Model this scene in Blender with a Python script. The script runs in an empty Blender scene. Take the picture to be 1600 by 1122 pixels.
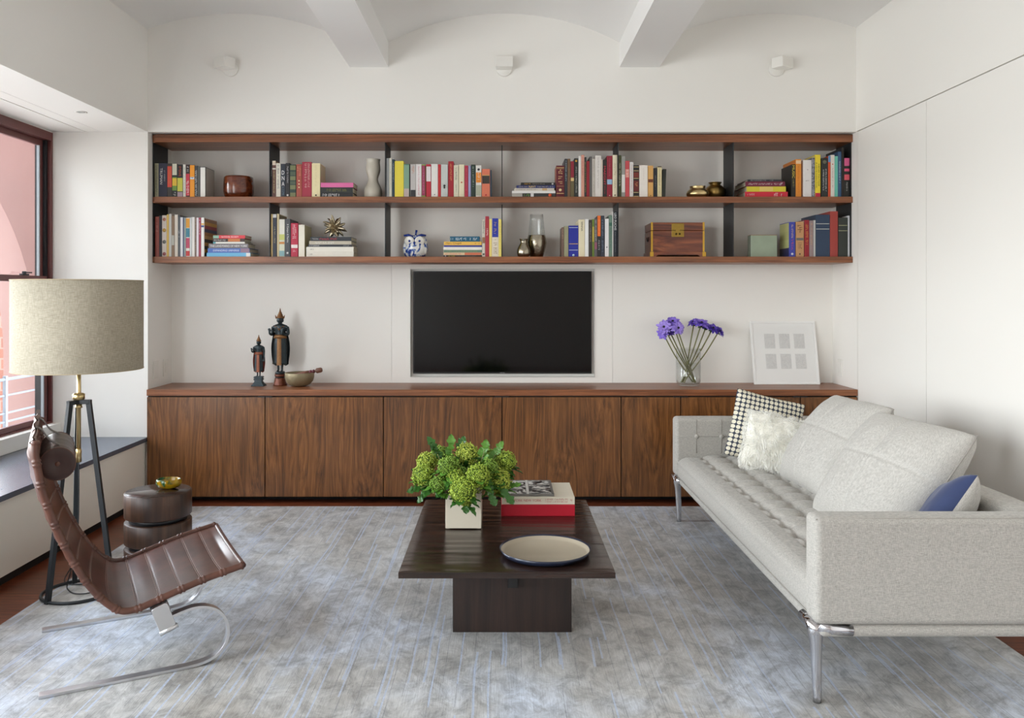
import bpy, bmesh, math, random
from mathutils import Vector, Matrix, Euler, noise
R = math.radians
PI = math.pi
rnd = random.Random(7)
sc = bpy.context.scene
COL = sc.collection

# ------------------------------------------------------------------ camera
cam = bpy.data.objects.new('camera', bpy.data.cameras.new('camera'))
COL.objects.link(cam)
cam.location = (0, 0, 1.37)
cam.rotation_euler = (R(90), 0, 0)
cam.data.sensor_width = 36
cam.data.lens = 36 * 1280 / 1600
cam.data.shift_x = 15 / 1600
cam.data.shift_y = -101 / 1600
cam.data.clip_start = .05
sc.camera = cam

# ------------------------------------------------------------------ daylight and exposure
W = bpy.data.worlds.new('sky'); sc.world = W; W.use_nodes = True
wn = W.node_tree.nodes; wl = W.node_tree.links
bg = wn['Background']
tc = wn.new('ShaderNodeTexCoord'); sep = wn.new('ShaderNodeSeparateXYZ'); cr = wn.new('ShaderNodeValToRGB')
wl.new(tc.outputs['Generated'], sep.inputs[0]); wl.new(sep.outputs['Z'], cr.inputs[0]); wl.new(cr.outputs[0], bg.inputs[0])
cr.color_ramp.elements[0].position = 0.0; cr.color_ramp.elements[0].color = (.60, .62, .62, 1)
cr.color_ramp.elements[1].position = .5; cr.color_ramp.elements[1].color = (.80, .91, 1.02, 1)
e = cr.color_ramp.elements.new(.06); e.color = (1.12, 1.16, 1.17, 1)
bg.inputs[1].default_value = 5.2
vs = sc.view_settings
vs.view_transform = 'Standard'; vs.look = 'None'; vs.gamma = 1; vs.use_curve_mapping = False
vs.exposure = 1.37
sc.cycles.max_bounces = 10; sc.cycles.diffuse_bounces = 6; sc.cycles.glossy_bounces = 4
sc.cycles.transparent_max_bounces = 12; sc.cycles.transmission_bounces = 8
sc.cycles.sample_clamp_indirect = 8
sc.cycles.use_denoising = True
sc.cycles.caustics_reflective = False; sc.cycles.caustics_refractive = False

def portal(name, loc, rot, w, h):
    l = bpy.data.lights.new(name, 'AREA'); l.shape = 'RECTANGLE'; l.size = w; l.size_y = h
    l.cycles.is_portal = True
    o = bpy.data.objects.new(name, l); o.location = loc; o.rotation_euler = rot; COL.objects.link(o)
WINS = [(3.55, 5.43), (1.35, 3.18), (-.85, .98), (-3.05, -1.22)]      # window openings along the window wall (Y ranges)
for a, b in WINS:
    portal('window_daylight', (-3.07, (a + b) / 2, 1.47), (0, R(-90), 0), 1.86, b - a)

# ------------------------------------------------------------------ materials
def srgb(c, a=1.0):
    out = []
    for v in c:
        v = v / 255.
        out.append(v / 12.92 if v <= .04045 else ((v + .055) / 1.055) ** 2.4)
    return (*out, a)
_m = {}
class NT:
    def __init__(s, name):
        s.m = bpy.data.materials.new(name); s.m.use_nodes = True
        s.t = s.m.node_tree; s.n = s.t.nodes; s.b = s.n['Principled BSDF']; s.out = s.n['Material Output']
    def new(s, typ, **k):
        x = s.n.new(typ)
        for a, v in k.items(): setattr(x, a, v)
        return x
    def link(s, a, b): s.t.links.new(a, b)
    def coords(s, scale=(1, 1, 1), rnd_off=True, rot=(0, 0, 0)):
        tc = s.n.new('ShaderNodeTexCoord'); mp = s.n.new('ShaderNodeMapping')
        mp.inputs['Scale'].default_value = scale; mp.inputs['Rotation'].default_value = rot
        if rnd_off:
            oi = s.n.new('ShaderNodeObjectInfo'); mu = s.n.new('ShaderNodeVectorMath'); mu.operation = 'MULTIPLY_ADD'
            s.link(oi.outputs['Random'], mu.inputs[0]); mu.inputs[1].default_value = (7.3, 5.1, 9.7)
            s.link(tc.outputs['Object'], mu.inputs[2]); s.link(mu.outputs[0], mp.inputs[0])
        else: s.link(tc.outputs['Object'], mp.inputs[0])
        return mp.outputs[0]
    def noise(s, vec, scale, detail=3, rough=.5, dist=0):
        x = s.n.new('ShaderNodeTexNoise'); x.inputs['Scale'].default_value = scale; x.inputs['Detail'].default_value = detail
        x.inputs['Roughness'].default_value = rough; x.inputs['Distortion'].default_value = dist
        s.link(vec, x.inputs['Vector']); return x.outputs['Fac']
    def ramp(s, fac, stops):
        x = s.n.new('ShaderNodeValToRGB'); s.link(fac, x.inputs[0]); el = x.color_ramp.elements
        while len(el) < len(stops): el.new(.5)
        for e, (p, c) in zip(el, stops): e.position = p; e.color = c if len(c) == 4 else (*c, 1)
        return x.outputs[0]
    def mix(s, fac, a, b, mode='MIX'):
        x = s.n.new('ShaderNodeMix'); x.data_type = 'RGBA'; x.blend_type = mode
        for i, v in ((0, fac), (6, a), (7, b)):
            if hasattr(v, 'default_value') or hasattr(v, 'links'): s.link(v, x.inputs[i])
            else: x.inputs[i].default_value = v
        return x.outputs[2]
    def bump(s, h, strength=.3, dist=.002):
        x = s.n.new('ShaderNodeBump'); x.inputs['Strength'].default_value = strength; x.inputs['Distance'].default_value = dist
        s.link(h, x.inputs['Height']); s.link(x.outputs[0], s.b.inputs['Normal']); return x
    def set(s, **k):
        for a, v in k.items(): s.b.inputs[a.replace('_', ' ')].default_value = v
def M(name, col, rough=.5, metal=0., var=0.0, vscale=20, bump=0, bscale=200, bdist=.001, **k):
    key = (name, tuple(col), rough, metal, var)
    if key in _m: return _m[key]
    t = NT(name); c = srgb(col)
    t.set(Roughness=rough, Metallic=metal)
    vec = t.coords()
    v = max(var, .03)
    f = t.noise(vec, vscale, 3)
    t.link(t.mix(f, tuple(x * (1 - v) for x in c[:3]) + (1,), tuple(min(1, x * (1 + v)) for x in c[:3]) + (1,)), t.b.inputs['Base Color'])
    if bump: t.bump(t.noise(vec, bscale, 2), bump, bdist)
    for a, vv in k.items(): t.b.inputs[a.replace('_', ' ')].default_value = vv
    _m[key] = t.m
    return t.m
def wood(name, dark, mid, light, axis='Z', rough=.35, freq=55, contrast=1.0, bump=.05, coat=0.0, flow=7):
    t = NT(name); i = 'XYZ'.index(axis)
    s1 = [2.2] * 3; s1[i] = .35
    v1 = t.coords(tuple(s1)); n1 = t.noise(v1, 1.6, 2, .5)
    s2 = [1.] * 3; s2[i] = .035
    tcv = t.coords(tuple(s2))
    mu = t.new('ShaderNodeVectorMath'); mu.operation = 'SCALE'; t.link(tcv, mu.inputs[0]); mu.inputs['Scale'].default_value = freq
    ad = t.new('ShaderNodeVectorMath'); ad.operation = 'MULTIPLY_ADD'
    t.link(n1, ad.inputs[0]); ad.inputs[1].default_value = (flow, flow * .6, flow * .8); t.link(mu.outputs[0], ad.inputs[2])
    n2 = t.noise(ad.outputs[0], 1.0, 4, .62)
    s3 = [1.] * 3; s3[i] = .02
    n3 = t.noise(t.coords(tuple(s3)), 420, 2, .6)
    n4 = t.noise(t.coords((1, 1, 1)), 2.3, 2)
    c = t.ramp(n2, [(.30, srgb(dark)), (.5, srgb(mid)), (.72, srgb(light))])
    c = t.mix(.45, c, t.mix(1.0, c, t.ramp(n3, [(.35, (.5, .5, .5, 1)), (.6, (1.15, 1.15, 1.15, 1))]), 'MULTIPLY'))
    c = t.mix(.6, c, t.mix(1.0, c, t.ramp(n4, [(.3, (.68, .68, .68, 1)), (.7, (1.25, 1.2, 1.12, 1))]), 'MULTIPLY'))
    t.link(c, t.b.inputs['Base Color']); t.set(Roughness=rough)
    if coat: t.b.inputs['Coat Weight'].default_value = coat; t.b.inputs['Coat Roughness'].default_value = .2
    t.bump(n3, bump, .001)
    return t.m
def clear_glass(name, tint=(1, 1, 1), refl=1.0):
    t = NT(name); t.n.remove(t.b)
    tr = t.n.new('ShaderNodeBsdfTransparent'); tr.inputs[0].default_value = (*tint, 1)
    gl = t.n.new('ShaderNodeBsdfGlossy'); gl.inputs['Roughness'].default_value = .02
    lw0 = t.n.new('ShaderNodeLayerWeight'); lw0.inputs[0].default_value = .5
    lw = t.n.new('ShaderNodeMath'); lw.operation = 'MULTIPLY_ADD'; pw_ = t.n.new('ShaderNodeMath'); pw_.operation = 'POWER'; pw_.inputs[1].default_value = 4
    t.link(lw0.outputs['Facing'], pw_.inputs[0]); t.link(pw_.outputs[0], lw.inputs[0]); lw.inputs[1].default_value = .45; lw.inputs[2].default_value = .035
    mx = t.n.new('ShaderNodeMixShader'); ml = t.n.new('ShaderNodeMath'); ml.operation = 'MULTIPLY'; ml.inputs[1].default_value = refl
    t.link(lw.outputs[0], ml.inputs[0]); t.link(ml.outputs[0], mx.inputs[0]); t.link(tr.outputs[0], mx.inputs[1]); t.link(gl.outputs[0], mx.inputs[2])
    t.link(mx.outputs[0], t.out.inputs[0]); return t.m
def paint(name, col, rough=.6):
    t = NT(name); c = srgb(col); v = t.coords((1, 1, 1), False)
    f = t.noise(v, 1.3, 3)
    t.link(t.mix(f, tuple(x * .985 for x in c[:3]) + (1,), c), t.b.inputs['Base Color']); t.set(Roughness=rough)
    t.bump(t.noise(v, 260, 2), .06, .0006); return t.m

mWall = paint('white_wall_paint', (243, 241, 236))
mCeil = paint('white_ceiling_paint', (238, 237, 235))
mPanel = paint('satin_white_panel', (245, 243, 238), .35)
mCream = paint('cream_panel_paint', (246, 241, 230), .5)
mDark = M('black_shadow_gap', (22, 21, 21), .7)
mWalnutV = wood('walnut_upright_grain', (80, 47, 22), (118, 75, 38), (148, 98, 54), 'Z', .33, 62, coat=.12, flow=24)
mWalnutH = wood('walnut_lengthwise_grain', (104, 60, 36), (138, 85, 54), (160, 104, 68), 'X', .36, 50)
mFloor = None
mSteel = M('blackened_steel', (38, 41, 44), .45, .3)
mChrome = M('satin_chrome', (205, 205, 208), .16, 1.0)
mBrushed = M('brushed_steel', (214, 214, 216), .33, 1.0)
mBrass = M('satin_brass', (222, 196, 142), .3, 1.0)
mPages = M('cream_book_pages', (214, 205, 180), .85, 0, .08, 300)

# ------------------------------------------------------------------ mesh building helpers
class MB:
    def __init__(s): s.v = []; s.f = []; s.mi = []; s.sm = []
    def add(s, vs, fs, mi=0, smooth=False, mat=None):
        o = len(s.v)
        s.v += [tuple(mat @ Vector(p)) if mat is not None else tuple(p) for p in vs]
        s.f += [tuple(i + o for i in f) for f in fs]; s.mi += [mi] * len(fs); s.sm += [smooth] * len(fs)
        return s
    def box(s, x0, x1, y0, y1, z0, z1, mi=0, mat=None):
        vs = [(x, y, z) for z in (z0, z1) for y in (y0, y1) for x in (x0, x1)]
        return s.add(vs, [(0, 2, 3, 1), (4, 5, 7, 6), (0, 1, 5, 4), (2, 6, 7, 3), (0, 4, 6, 2), (1, 3, 7, 5)], mi, False, mat)
    def lathe(s, prof, n=32, mi=0, cap0=True, cap1=True, mat=None, sq=1.0):
        vs, fs = [], []
        for r, z in prof:
            for k in range(n):
                a = 2 * PI * k / n; vs.append((r * math.cos(a), r * math.sin(a) * sq, z))
        for i in range(len(prof) - 1):
            for k in range(n):
                k2 = (k + 1) % n; fs.append((i * n + k, i * n + k2, (i + 1) * n + k2, (i + 1) * n + k))
        if cap0: fs.append(tuple(range(n))[::-1])
        if cap1: fs.append(tuple((len(prof) - 1) * n + k for k in range(n)))
        return s.add(vs, fs, mi, True, mat)
    def tube(s, pts, r, n=10, mi=0, closed=False, caps=True, flat=None):
        pts = [Vector(p) for p in pts]; m = len(pts); rr = r if isinstance(r, (list, tuple)) else [r] * m
        vs, fs = [], []
        up = Vector((0, 0, 1)); prevx = None
        for i, p in enumerate(pts):
            if closed: t = pts[(i + 1) % m] - pts[i - 1]
            else: t = pts[min(i + 1, m - 1)] - pts[max(i - 1, 0)]
            t.normalize()
            if prevx is None:
                a = up if abs(t.z) < .95 else Vector((1, 0, 0)); x = t.cross(a).normalized()
            else: x = (prevx - t * prevx.dot(t)).normalized()
            prevx = x; y = t.cross(x)
            for k in range(n):
                a = 2 * PI * k / n; vs.append(p + (x * math.cos(a) + y * math.sin(a)) * rr[i])
        for i in range(m if closed else m - 1):
            j = (i + 1) % m
            for k in range(n):
                k2 = (k + 1) % n; fs.append((i * n + k, i * n + k2, j * n + k2, j * n + k))
        if caps and not closed: fs.append(tuple(range(n))[::-1]); fs.append(tuple((m - 1) * n + k for k in range(n)))
        return s.add(vs, fs, mi, True)
    def prism(s, poly, y0, y1, mi=0, smooth=False, mat=None, plane='XZ'):
        n = len(poly)
        if plane == 'XZ': vs = [(a, y0, b) for a, b in poly] + [(a, y1, b) for a, b in poly]
        else: vs = [(a, b, y0) for a, b in poly] + [(a, b, y1) for a, b in poly]
        fs = [tuple(range(n)), tuple(range(n, 2 * n))[::-1]] + [(i + n, (i + 1) % n + n, (i + 1) % n, i) for i in range(n)]
        return s.add(vs, fs, mi, smooth, mat)
    def ball(s, c, r, n=12, m=8, mi=0, sc=(1, 1, 1)):
        vs, fs = [(c[0], c[1], c[2] - r * sc[2])], []
        for i in range(1, m):
            a = -PI / 2 + PI * i / m
            for k in range(n):
                b = 2 * PI * k / n
                vs.append((c[0] + r * sc[0] * math.cos(a) * math.cos(b), c[1] + r * sc[1] * math.cos(a) * math.sin(b), c[2] + r * sc[2] * math.sin(a)))
        vs.append((c[0], c[1], c[2] + r * sc[2]))
        for k in range(n): fs.append((0, 1 + (k + 1) % n, 1 + k))
        for i in range(m - 2):
            for k in range(n):
                a = 1 + i * n; fs.append((a + k, a + (k + 1) % n, a + n + (k + 1) % n, a + n + k))
        L = len(vs) - 1; a = 1 + (m - 2) * n
        for k in range(n): fs.append((a + k, a + (k + 1) % n, L))
        return s.add(vs, fs, mi, True)
    def grid(s, P, mi=0, smooth=True, flip=False):
        h = len(P); w = len(P[0]); vs = [p for r in P for p in r]; fs = []
        for i in range(h - 1):
            for j in range(w - 1):
                q = (i * w + j, i * w + j + 1, (i + 1) * w + j + 1, (i + 1) * w + j)
                fs.append(q[::-1] if flip else q)
        return s.add(vs, fs, mi, smooth)
    def build(s, name, mats, parent=None, bevel=0, seg=2, sub=0, loc=None, rot=None, weld=False):
        me = bpy.data.meshes.new(name); me.from_pydata(s.v, [], s.f)
        if not isinstance(mats, (list, tuple)): mats = [mats]
        for m in mats: me.materials.append(m)
        me.polygons.foreach_set('material_index', s.mi); me.polygons.foreach_set('use_smooth', s.sm)
        if weld or True:
            bm = bmesh.new(); bm.from_mesh(me)
            if weld: bmesh.ops.remove_doubles(bm, verts=bm.verts, dist=1e-5)
            bmesh.ops.recalc_face_normals(bm, faces=bm.faces)
            bm.to_mesh(me); bm.free()
        me.update()
        o = bpy.data.objects.new(name, me); COL.objects.link(o)
        if parent is not None: o.parent = parent
        if loc: o.location = loc
        if rot: o.rotation_euler = rot
        if bevel:
            b = o.modifiers.new('edge', 'BEVEL'); b.width = bevel; b.segments = seg; b.limit_method = 'ANGLE'; b.angle_limit = R(40)
            b.harden_normals = False
            me.polygons.foreach_set('use_smooth', [True] * len(me.polygons))
            w = o.modifiers.new('wn', 'WEIGHTED_NORMAL'); w.keep_sharp = True; w.weight = 60
        if sub:
            m = o.modifiers.new('sub', 'SUBSURF'); m.levels = sub; m.render_levels = sub
        return o
def thing(name, label, cat, loc=(0, 0, 0), rotz=0, group=None, rot=None):
    o = bpy.data.objects.new(name, None); COL.objects.link(o); o.empty_display_size = .05
    o.location = loc; o.rotation_euler = rot if rot else (0, 0, rotz)
    return tag(o, label, cat, group)
def tag(o, label, cat, group=None):
    o['label'] = label; o['category'] = cat
    if group: o['group'] = group
    return o
def struct(name, mb, mats, bevel=0, parent=None):
    o = mb.build(name, mats, parent, bevel); o['kind'] = 'structure'; return o
def spline(pts, n=8, closed=False):
    P = [Vector(p) for p in pts]; out = []; m = len(P)
    for i in range(m if closed else m - 1):
        p0 = P[i - 1] if (i > 0 or closed) else P[0]; p1 = P[i]; p2 = P[(i + 1) % m]; p3 = P[(i + 2) % m] if (i + 2 < m or closed) else P[-1]
        for k in range(n):
            t = k / n
            out.append(.5 * ((2 * p1) + (p2 - p0) * t + (2 * p0 - 5 * p1 + 4 * p2 - p3) * t * t + (3 * p1 - p0 - 3 * p2 + p3) * t ** 3))
    if not closed: out.append(P[-1])
    return out
def rrect(w, h, r, n=5):
    out = []
    for cx, cy, a0 in ((w / 2 - r, h / 2 - r, 0), (-w / 2 + r, h / 2 - r, 90), (-w / 2 + r, -h / 2 + r, 180), (w / 2 - r, -h / 2 + r, 270)):
        for k in range(n + 1):
            a = R(a0 + 90 * k / n); out.append((cx + r * math.cos(a), cy + r * math.sin(a)))
    return out
_tx = {}
def glyphs(s):
    if s not in _tx:
        cu = bpy.data.curves.new('lettering', 'FONT'); cu.body = s; cu.resolution_u = 2
        ob = bpy.data.objects.new('lettering', cu); me = bpy.data.meshes.new_from_object(ob)
        vs = [v.co.copy() for v in me.vertices]; fs = [tuple(p.vertices) for p in me.polygons]
        bpy.data.objects.remove(ob); bpy.data.curves.remove(cu); bpy.data.meshes.remove(me)
        xs = [v.x for v in vs]; ys = [v.y for v in vs]
        x0, x1, y0, y1 = min(xs), max(xs), min(ys), max(ys)
        _tx[s] = ([((v.x - x0) / (x1 - x0) - .5, (v.y - y0) / (y1 - y0) - .5) for v in vs], fs, (x1 - x0) / (y1 - y0))
    return _tx[s]
def put_text(mb, s, c, xd, yd, w, h, mi=0):
    g, fs, _ = glyphs(s); c = Vector(c); xd = Vector(xd); yd = Vector(yd)
    mb.add([c + xd * (a * w) + yd * (b * h) for a, b in g], fs, mi)
def put_bars(mb, c, xd, yd, w, h, mi=0, seed=1):
    """small unreadable lettering as runs of short strokes"""
    r = random.Random(seed); c = Vector(c); xd = Vector(xd); yd = Vector(yd); x = -w / 2; k = 0
    st = h * .42
    while x < w / 2 - st:
        if r.random() < .16: x += st * 1.0; continue
        a, b = x, x + st * .62; lo = -h / 2 if r.random() < .8 else -h * .1; hi = h / 2 if r.random() < .7 else h * .2
        mb.add([c + xd * p + yd * q for p, q in ((a, lo), (a + (b - a) * .45, lo), (a + (b - a) * .45, hi), (a, hi))], [(0, 1, 2, 3)], mi)
        if r.random() < .7:
            z = r.choice((lo, hi - h * .2, 0)); mb.add([c + xd * p + yd * q for p, q in ((a, z), (b, z), (b, z + h * .2), (a, z + h * .2))], [(0, 1, 2, 3)], mi)
        x += st
# ------------------------------------------------------------------ the room
XL, XR, YB, YN, YR = -2.35, 2.345, 5.43, 5.82, -3.5
ZS = 2.4475
t = NT('oiled_wood_floor'); v = t.coords((1, 1, 1), False)
br = t.new('ShaderNodeTexBrick'); br.inputs['Scale'].default_value = 1; br.inputs['Brick Width'].default_value = 1.9; br.inputs['Row Height'].default_value = .14
br.inputs['Mortar Size'].default_value = .0018; br.inputs['Color1'].default_value = (.2, .2, .2, 1); br.inputs['Color2'].default_value = (.8, .8, .8, 1); br.inputs['Mortar'].default_value = (0, 0, 0, 1)
t.link(v, br.inputs['Vector'])
n1 = t.noise(t.coords((1, 12, 1), False), 5, 4, .6)
c = t.ramp(n1, [(.3, srgb((88, 42, 24))), (.6, srgb((136, 72, 44))), (.8, srgb((156, 88, 58)))])
c = t.mix(.35, c, t.mix(1.0, c, br.outputs['Color'], 'MULTIPLY'))
t.link(c, t.b.inputs['Base Color']); t.set(Roughness=.32); mFloor = t.m
struct('floor', MB().box(-3.05, 2.6, YR - .1, 6.0, -.16, -.01), mFloor)
struct('wall_back', MB().box(XL - .9, XR + .2, YB, 6.0, ZS, 3.45), mWall)
# niche behind the shelves, panelled, with the recess for the screen
nb = MB()
g = .0007
RX0, RX1, RZ0, RZ1 = -.6566, .6566, .7816, 1.552
nb.box(XL, -.787 - g, YN, 5.95, 0, ZS); nb.box(.782 + g, XR, YN, 5.95, 0, ZS)
nb.box(-.787 + g, .782 - g, YN, 5.95, RZ1, ZS); nb.box(-.787 + g, .782 - g, YN, 5.95, 0, RZ0)
nb.box(-.787 + g, RX0, YN, 5.95, RZ0, RZ1); nb.box(RX1, .782 - g, YN, 5.95, RZ0, RZ1)
nb.box(XL, XR, 5.95, 6.0, -.1, ZS)
struct('wall_niche_back', nb, mPanel)
struct('wall_niche_side', MB().box(XL - .12, XL, YB, 6.0, -.1, ZS), mWall)
struct('wall_alcove_end', MB().box(-3.05, XL - .12, YB, 5.6, -.1, ZS), mWall)
struct('wall_upper_window_side', MB().box(XL - .25, XL, YR, YB, ZS, 3.45), mWall)
# soffit over the window bench with its two long slots
so = MB(); z0, z1 = ZS, ZS + .1
for a, b in ((-3.05, -2.765), (-2.755, -2.6595), (-2.6565, XL - .25)): so.box(a, b, YR, YB, z0, z1)
so.box(-2.765, -2.6565, YR, YB, z0 + .03, z1)
struct('ceiling_alcove', so, mWall)
# vaulted ceiling between two beams
cm = MB(); Rv = (.765 ** 2 + .19 ** 2) / .38
def vault(cx, xa, xb):
    n = 40; P = []
    for y in (YR, YB + .02):
        row = []
        for i in range(n + 1):
            x = xa + (xb - xa) * i / n; row.append((x, y, 3.231 - Rv + math.sqrt(Rv * Rv - (x - cx) ** 2)))
        P.append(row)
    cm.grid(P); 
    cm.grid([[(x, y, 3.45) for x, y, _ in r] for r in P], smooth=False)
vault(-1.776, XL - .02, -1.011); vault(.0105, -.755, .776); vault(1.804, 1.039, XR + .02)
struct('ceiling', cm, mCeil)
struct('trim_1', MB().box(-1.011, -.755, YR, YB + .01, 2.876, 3.44), mCeil)
struct('trim_2', MB().box(.776, 1.039, YR, YB + .01, 2.876, 3.44), mCeil)
# window side: bench wall below, window openings
ww = MB(); WX0, WX1 = -3.05, -2.985
ww.box(WX0, WX1, YR, 5.6, -.1, .50); ww.box(WX0, WX1, YR, 5.6, 2.43, 2.6)
ys = [YR] + [q for w in sorted(WINS) for q in w] + [5.6]
for i in range(0, len(ys), 2): ww.box(WX0, WX1, ys[i], ys[i + 1], .50, 2.43)
struct('wall_window_side', ww, mWall)
mWin = M('oxblood_window_frame', (104, 56, 54), .4)
mTrack = M('black_sash_track', (30, 32, 36), .5)
mAlu = M('pale_grey_sash_edge', (170, 178, 184), .4)
mPane = clear_glass('window_glass')
for wi, (a, b) in enumerate(WINS):
    w = bpy.data.objects.new('window_%d' % (wi + 1), None); COL.objects.link(w); w.location = (-2.985, (a + b) / 2, .5); w['kind'] = 'structure'
    h = (b - a) / 2; Z1 = 1.93
    f = MB()
    f.box(-.10, .006, -h, h, 1.885, Z1 + .01); f.box(-.10, .006, -h, h, 0, .03)
    for s in (-1, 1): y0, y1 = sorted((s * h, s * (h - .020))); f.box(-.10, .006, y0, y1, .03, 1.885)
    f.build('frame', mWin, w, .002)
    k = MB()
    for s in (-1, 1): y0, y1 = sorted((s * (h - .020), s * (h - .042))); k.box(-.09, -.018, y0, y1, .03, 1.885)
    k.build('track', mTrack, w)
    for nm, za, zb, x in (('upper_sash', .955, 1.885, -.038), ('lower_sash', .03, .99, -.010)):
        m = MB(); q = h - .042
        m.box(x - .024, x, -q, q, zb - .04, zb); m.box(x - .024, x, -q, q, za, za + .035)
        for s in (-1, 1): y0, y1 = sorted((s * q, s * (q - .026))); m.box(x - .024, x, y0, y1, za + .035, zb - .04)
        sash = m.build(nm, mWin, w, .002)
        m = MB(); q -= .026
        for s in (-1, 1): y0, y1 = sorted((s * q, s * (q - .010))); m.box(x - .020, x - .004, y0, y1, za + .035, zb - .04)
        m.build('edge_strip', mAlu, sash)
        MB().box(x - .014, x - .010, -q, q, za + .035, zb - .04).build('glass', mPane, sash)
    m = MB().box(-.03, .0, h - .32, h - .26, .99, 1.0).box(-.025, -.005, h - .30, h - .28, 1.0, 1.015).box(-.02, -.01, h - .27, h - .21, 1.004, 1.012)
    m.build('sash_lock', mTrack, w, .002)
    struct('trim_ledge_%d' % (wi + 1), MB().box(-2.985, -2.925, a - .1, 5.43 if wi == 0 else b + .1, .425, .52), mWall, .004)
# window bench: slab and front panels
struct('trim_bench_top', MB().box(-2.985, XL + .004, YR, YB, .397, .425), M('slate_bench_top', (88, 95, 108), .27, 0, .08, 6), .002)
bf = MB(); y = YB
for d in (.87, 1.15, 1.15, 1.15, 1.15, 1.15, 1.15, 1.3):
    bf.box(XL - .03, XL - .012, y - d + .0015, y - .0015, .035, .394); y -= d
bf.box(XL - .06, XL - .03, YR, YB, -.02, .397)
struct('baseboard_bench_front', bf, mCream)
struct('baseboard_bench_plinth', MB().box(XL - .05, XL - .029, YR, YB, -.02, .034), mDark)
# wall of tall doors opposite the window
rw = MB(); rw.box(XR + .02, XR + .2, YR, 6.0, -.1, 3.45); rw.box(XR, XR + .02, YR, YB + .05, ZS + .002, 3.45)
rw.box(XR, XR + .02, 5.412, 6.0, -.1, ZS - .002)
struct('wall_door_side', rw, mPanel)
ds = [5.408, 4.532, 3.656, 2.78, 1.904, 1.028, .152, -.724, -1.6, -2.476, -3.4]
for i in range(len(ds) - 1):
    struct('door_%d' % (i + 1), MB().box(XR + .0005, XR + .019, ds[i + 1] + .002, ds[i] - .002, .004, ZS - .004), mPanel, .0008)
# rear wall
struct('wall_rear', MB().box(-3.3, XR + .2, YR - .15, YR, -.1, 3.45), mWall)

# ------------------------------------------------------------------ loggia outside the window
mPink = M('pink_stucco', (124, 92, 87), .85, 0, .06, 4, .2, 60, .002)
mPink2 = M('pale_pink_stucco', (156, 124, 118), .85, 0, .06, 4, .2, 60, .002)
t = NT('salmon_brick'); v = t.coords((1, 1, 1), False)
br = t.new('ShaderNodeTexBrick'); br.inputs['Scale'].default_value = 1; br.inputs['Brick Width'].default_value = .3; br.inputs['Row Height'].default_value = .085; br.inputs['Mortar Size'].default_value = .006
br.inputs['Color1'].default_value = srgb((160, 110, 92)); br.inputs['Color2'].default_value = srgb((148, 98, 82)); br.inputs['Mortar'].default_value = srgb((168, 142, 130))
mp = t.new('ShaderNodeMapping'); mp.inputs['Rotation'].default_value = (R(90), 0, 0); t.link(v, mp.inputs[0]); t.link(mp.outputs[0], br.inputs['Vector'])
t.link(br.outputs['Color'], t.b.inputs['Base Color']); t.set(Roughness=.9); mBrick = t.m
def arch_wall(name, y0, y1, cx, cz, r, sx, x_in, x_out, zt, mat):
    """a wall across the loggia whose arched opening has its springing at cz"""
    m = MB(); n = 24; A = [(cx + r * sx * math.cos(PI / 2 * i / n), cz + r * math.sin(PI / 2 * i / n)) for i in range(n + 1)]
    poly = [(x_in, -1.2), (x_in, zt), (x_out, zt), (x_out, cz + r)] + [(a, b) for a, b in A[::-1]] + [(cx + r * sx, -1.2)]
    m.prism(poly, y0, y1); return struct(name, m, mat)
arch_wall('wall_loggia_outer', 6.15, 6.30, -5.68, 1.0, 2.2, .99, -3.02, -8.5, 4.2, mPink)
arch_wall('wall_loggia_inner', 6.31, 6.60, -6.22, .9, 2.4, .99, -3.02, -8.7, 4.2, mPink2)
arch_wall('wall_loggia_brick_arch', 6.61, 6.90, -6.47, .9, 2.4, .99, -3.02, -8.9, 4.2, mBrick)
struct('floor_loggia', MB().box(-8.5, -3.05, 3.0, 12, -1.3, -1.2), M('pale_paving', (190, 182, 175), .9))
struct('ceiling_added_sky_shield', MB().box(-4.5, -3.05, 3.2, 6.9, 3.9, 4.1), mPink2)  # unseen slab, added to cut the sky light at the far window
struct('wall_added_light_block', MB().box(-6.4, -3.05, 3.22, 3.5, -1.3, 3.9), paint('grey_light_block', (150, 146, 142)))  # out of view, added to block slanting light on the alcove end wall
struct('wall_added_street_shield', MB().box(-5.9, -5.6, 3.22, 6.1, -1.3, .35), mPink)  # unseen low wall, added to hold back light entering from the street
rl = thing('balcony_railing', 'grey metal balcony railing with thin bars outside the window', 'railing', (-3.35, 4.8, 0))
mRail = M('grey_painted_rail', (150, 160, 172), .5, .3)
for z in (.47, .51, .568, .687, .796): MB().tube([(0, -1.25, z), (0, 1.24, z)], .007 if z < .79 else .011, 8).build('rail', mRail, rl)
for y in (-1.2, -.6, 0, .72, 1.16): MB().box(-.011, .011, y - .011, y + .011, -1.2, .82).build('post', mRail, rl)

# ------------------------------------------------------------------ shelving
SHZ = [(2.3895, 2.440), (1.984, 2.0237), (1.582, 1.6226)]
for i, (a, b) in enumerate(SHZ):
    o = MB().box(-2.328, 2.344, 5.48, 5.50, a, b).box(-2.349, 2.3435, 5.50, YN, a, b).build('wall_shelf', mWalnutH, None, .001)
    tag(o, ['long walnut wall shelf under the ceiling step, topmost of three', 'long walnut wall shelf carrying the upper run of books, middle of three', 'long walnut wall shelf directly over the television, lowest of three'][i], 'shelf', 'walnut wall shelves')
PX = [(-2.3485, -2.3435), (-1.566, -1.560), (-.789, -.783), (-.006, 0), (.774, .780), (1.548, 1.554), (2.338, 2.3435)]
nm = ['at the window end of the shelves', 'between the wooden bowl and the next book row', 'beside the white ceramic vase', 'at the middle of the shelves above the television', 'behind the tall books above the television corner', 'beside the round brass jar', 'at the end of the shelves by the white doors']
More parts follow.
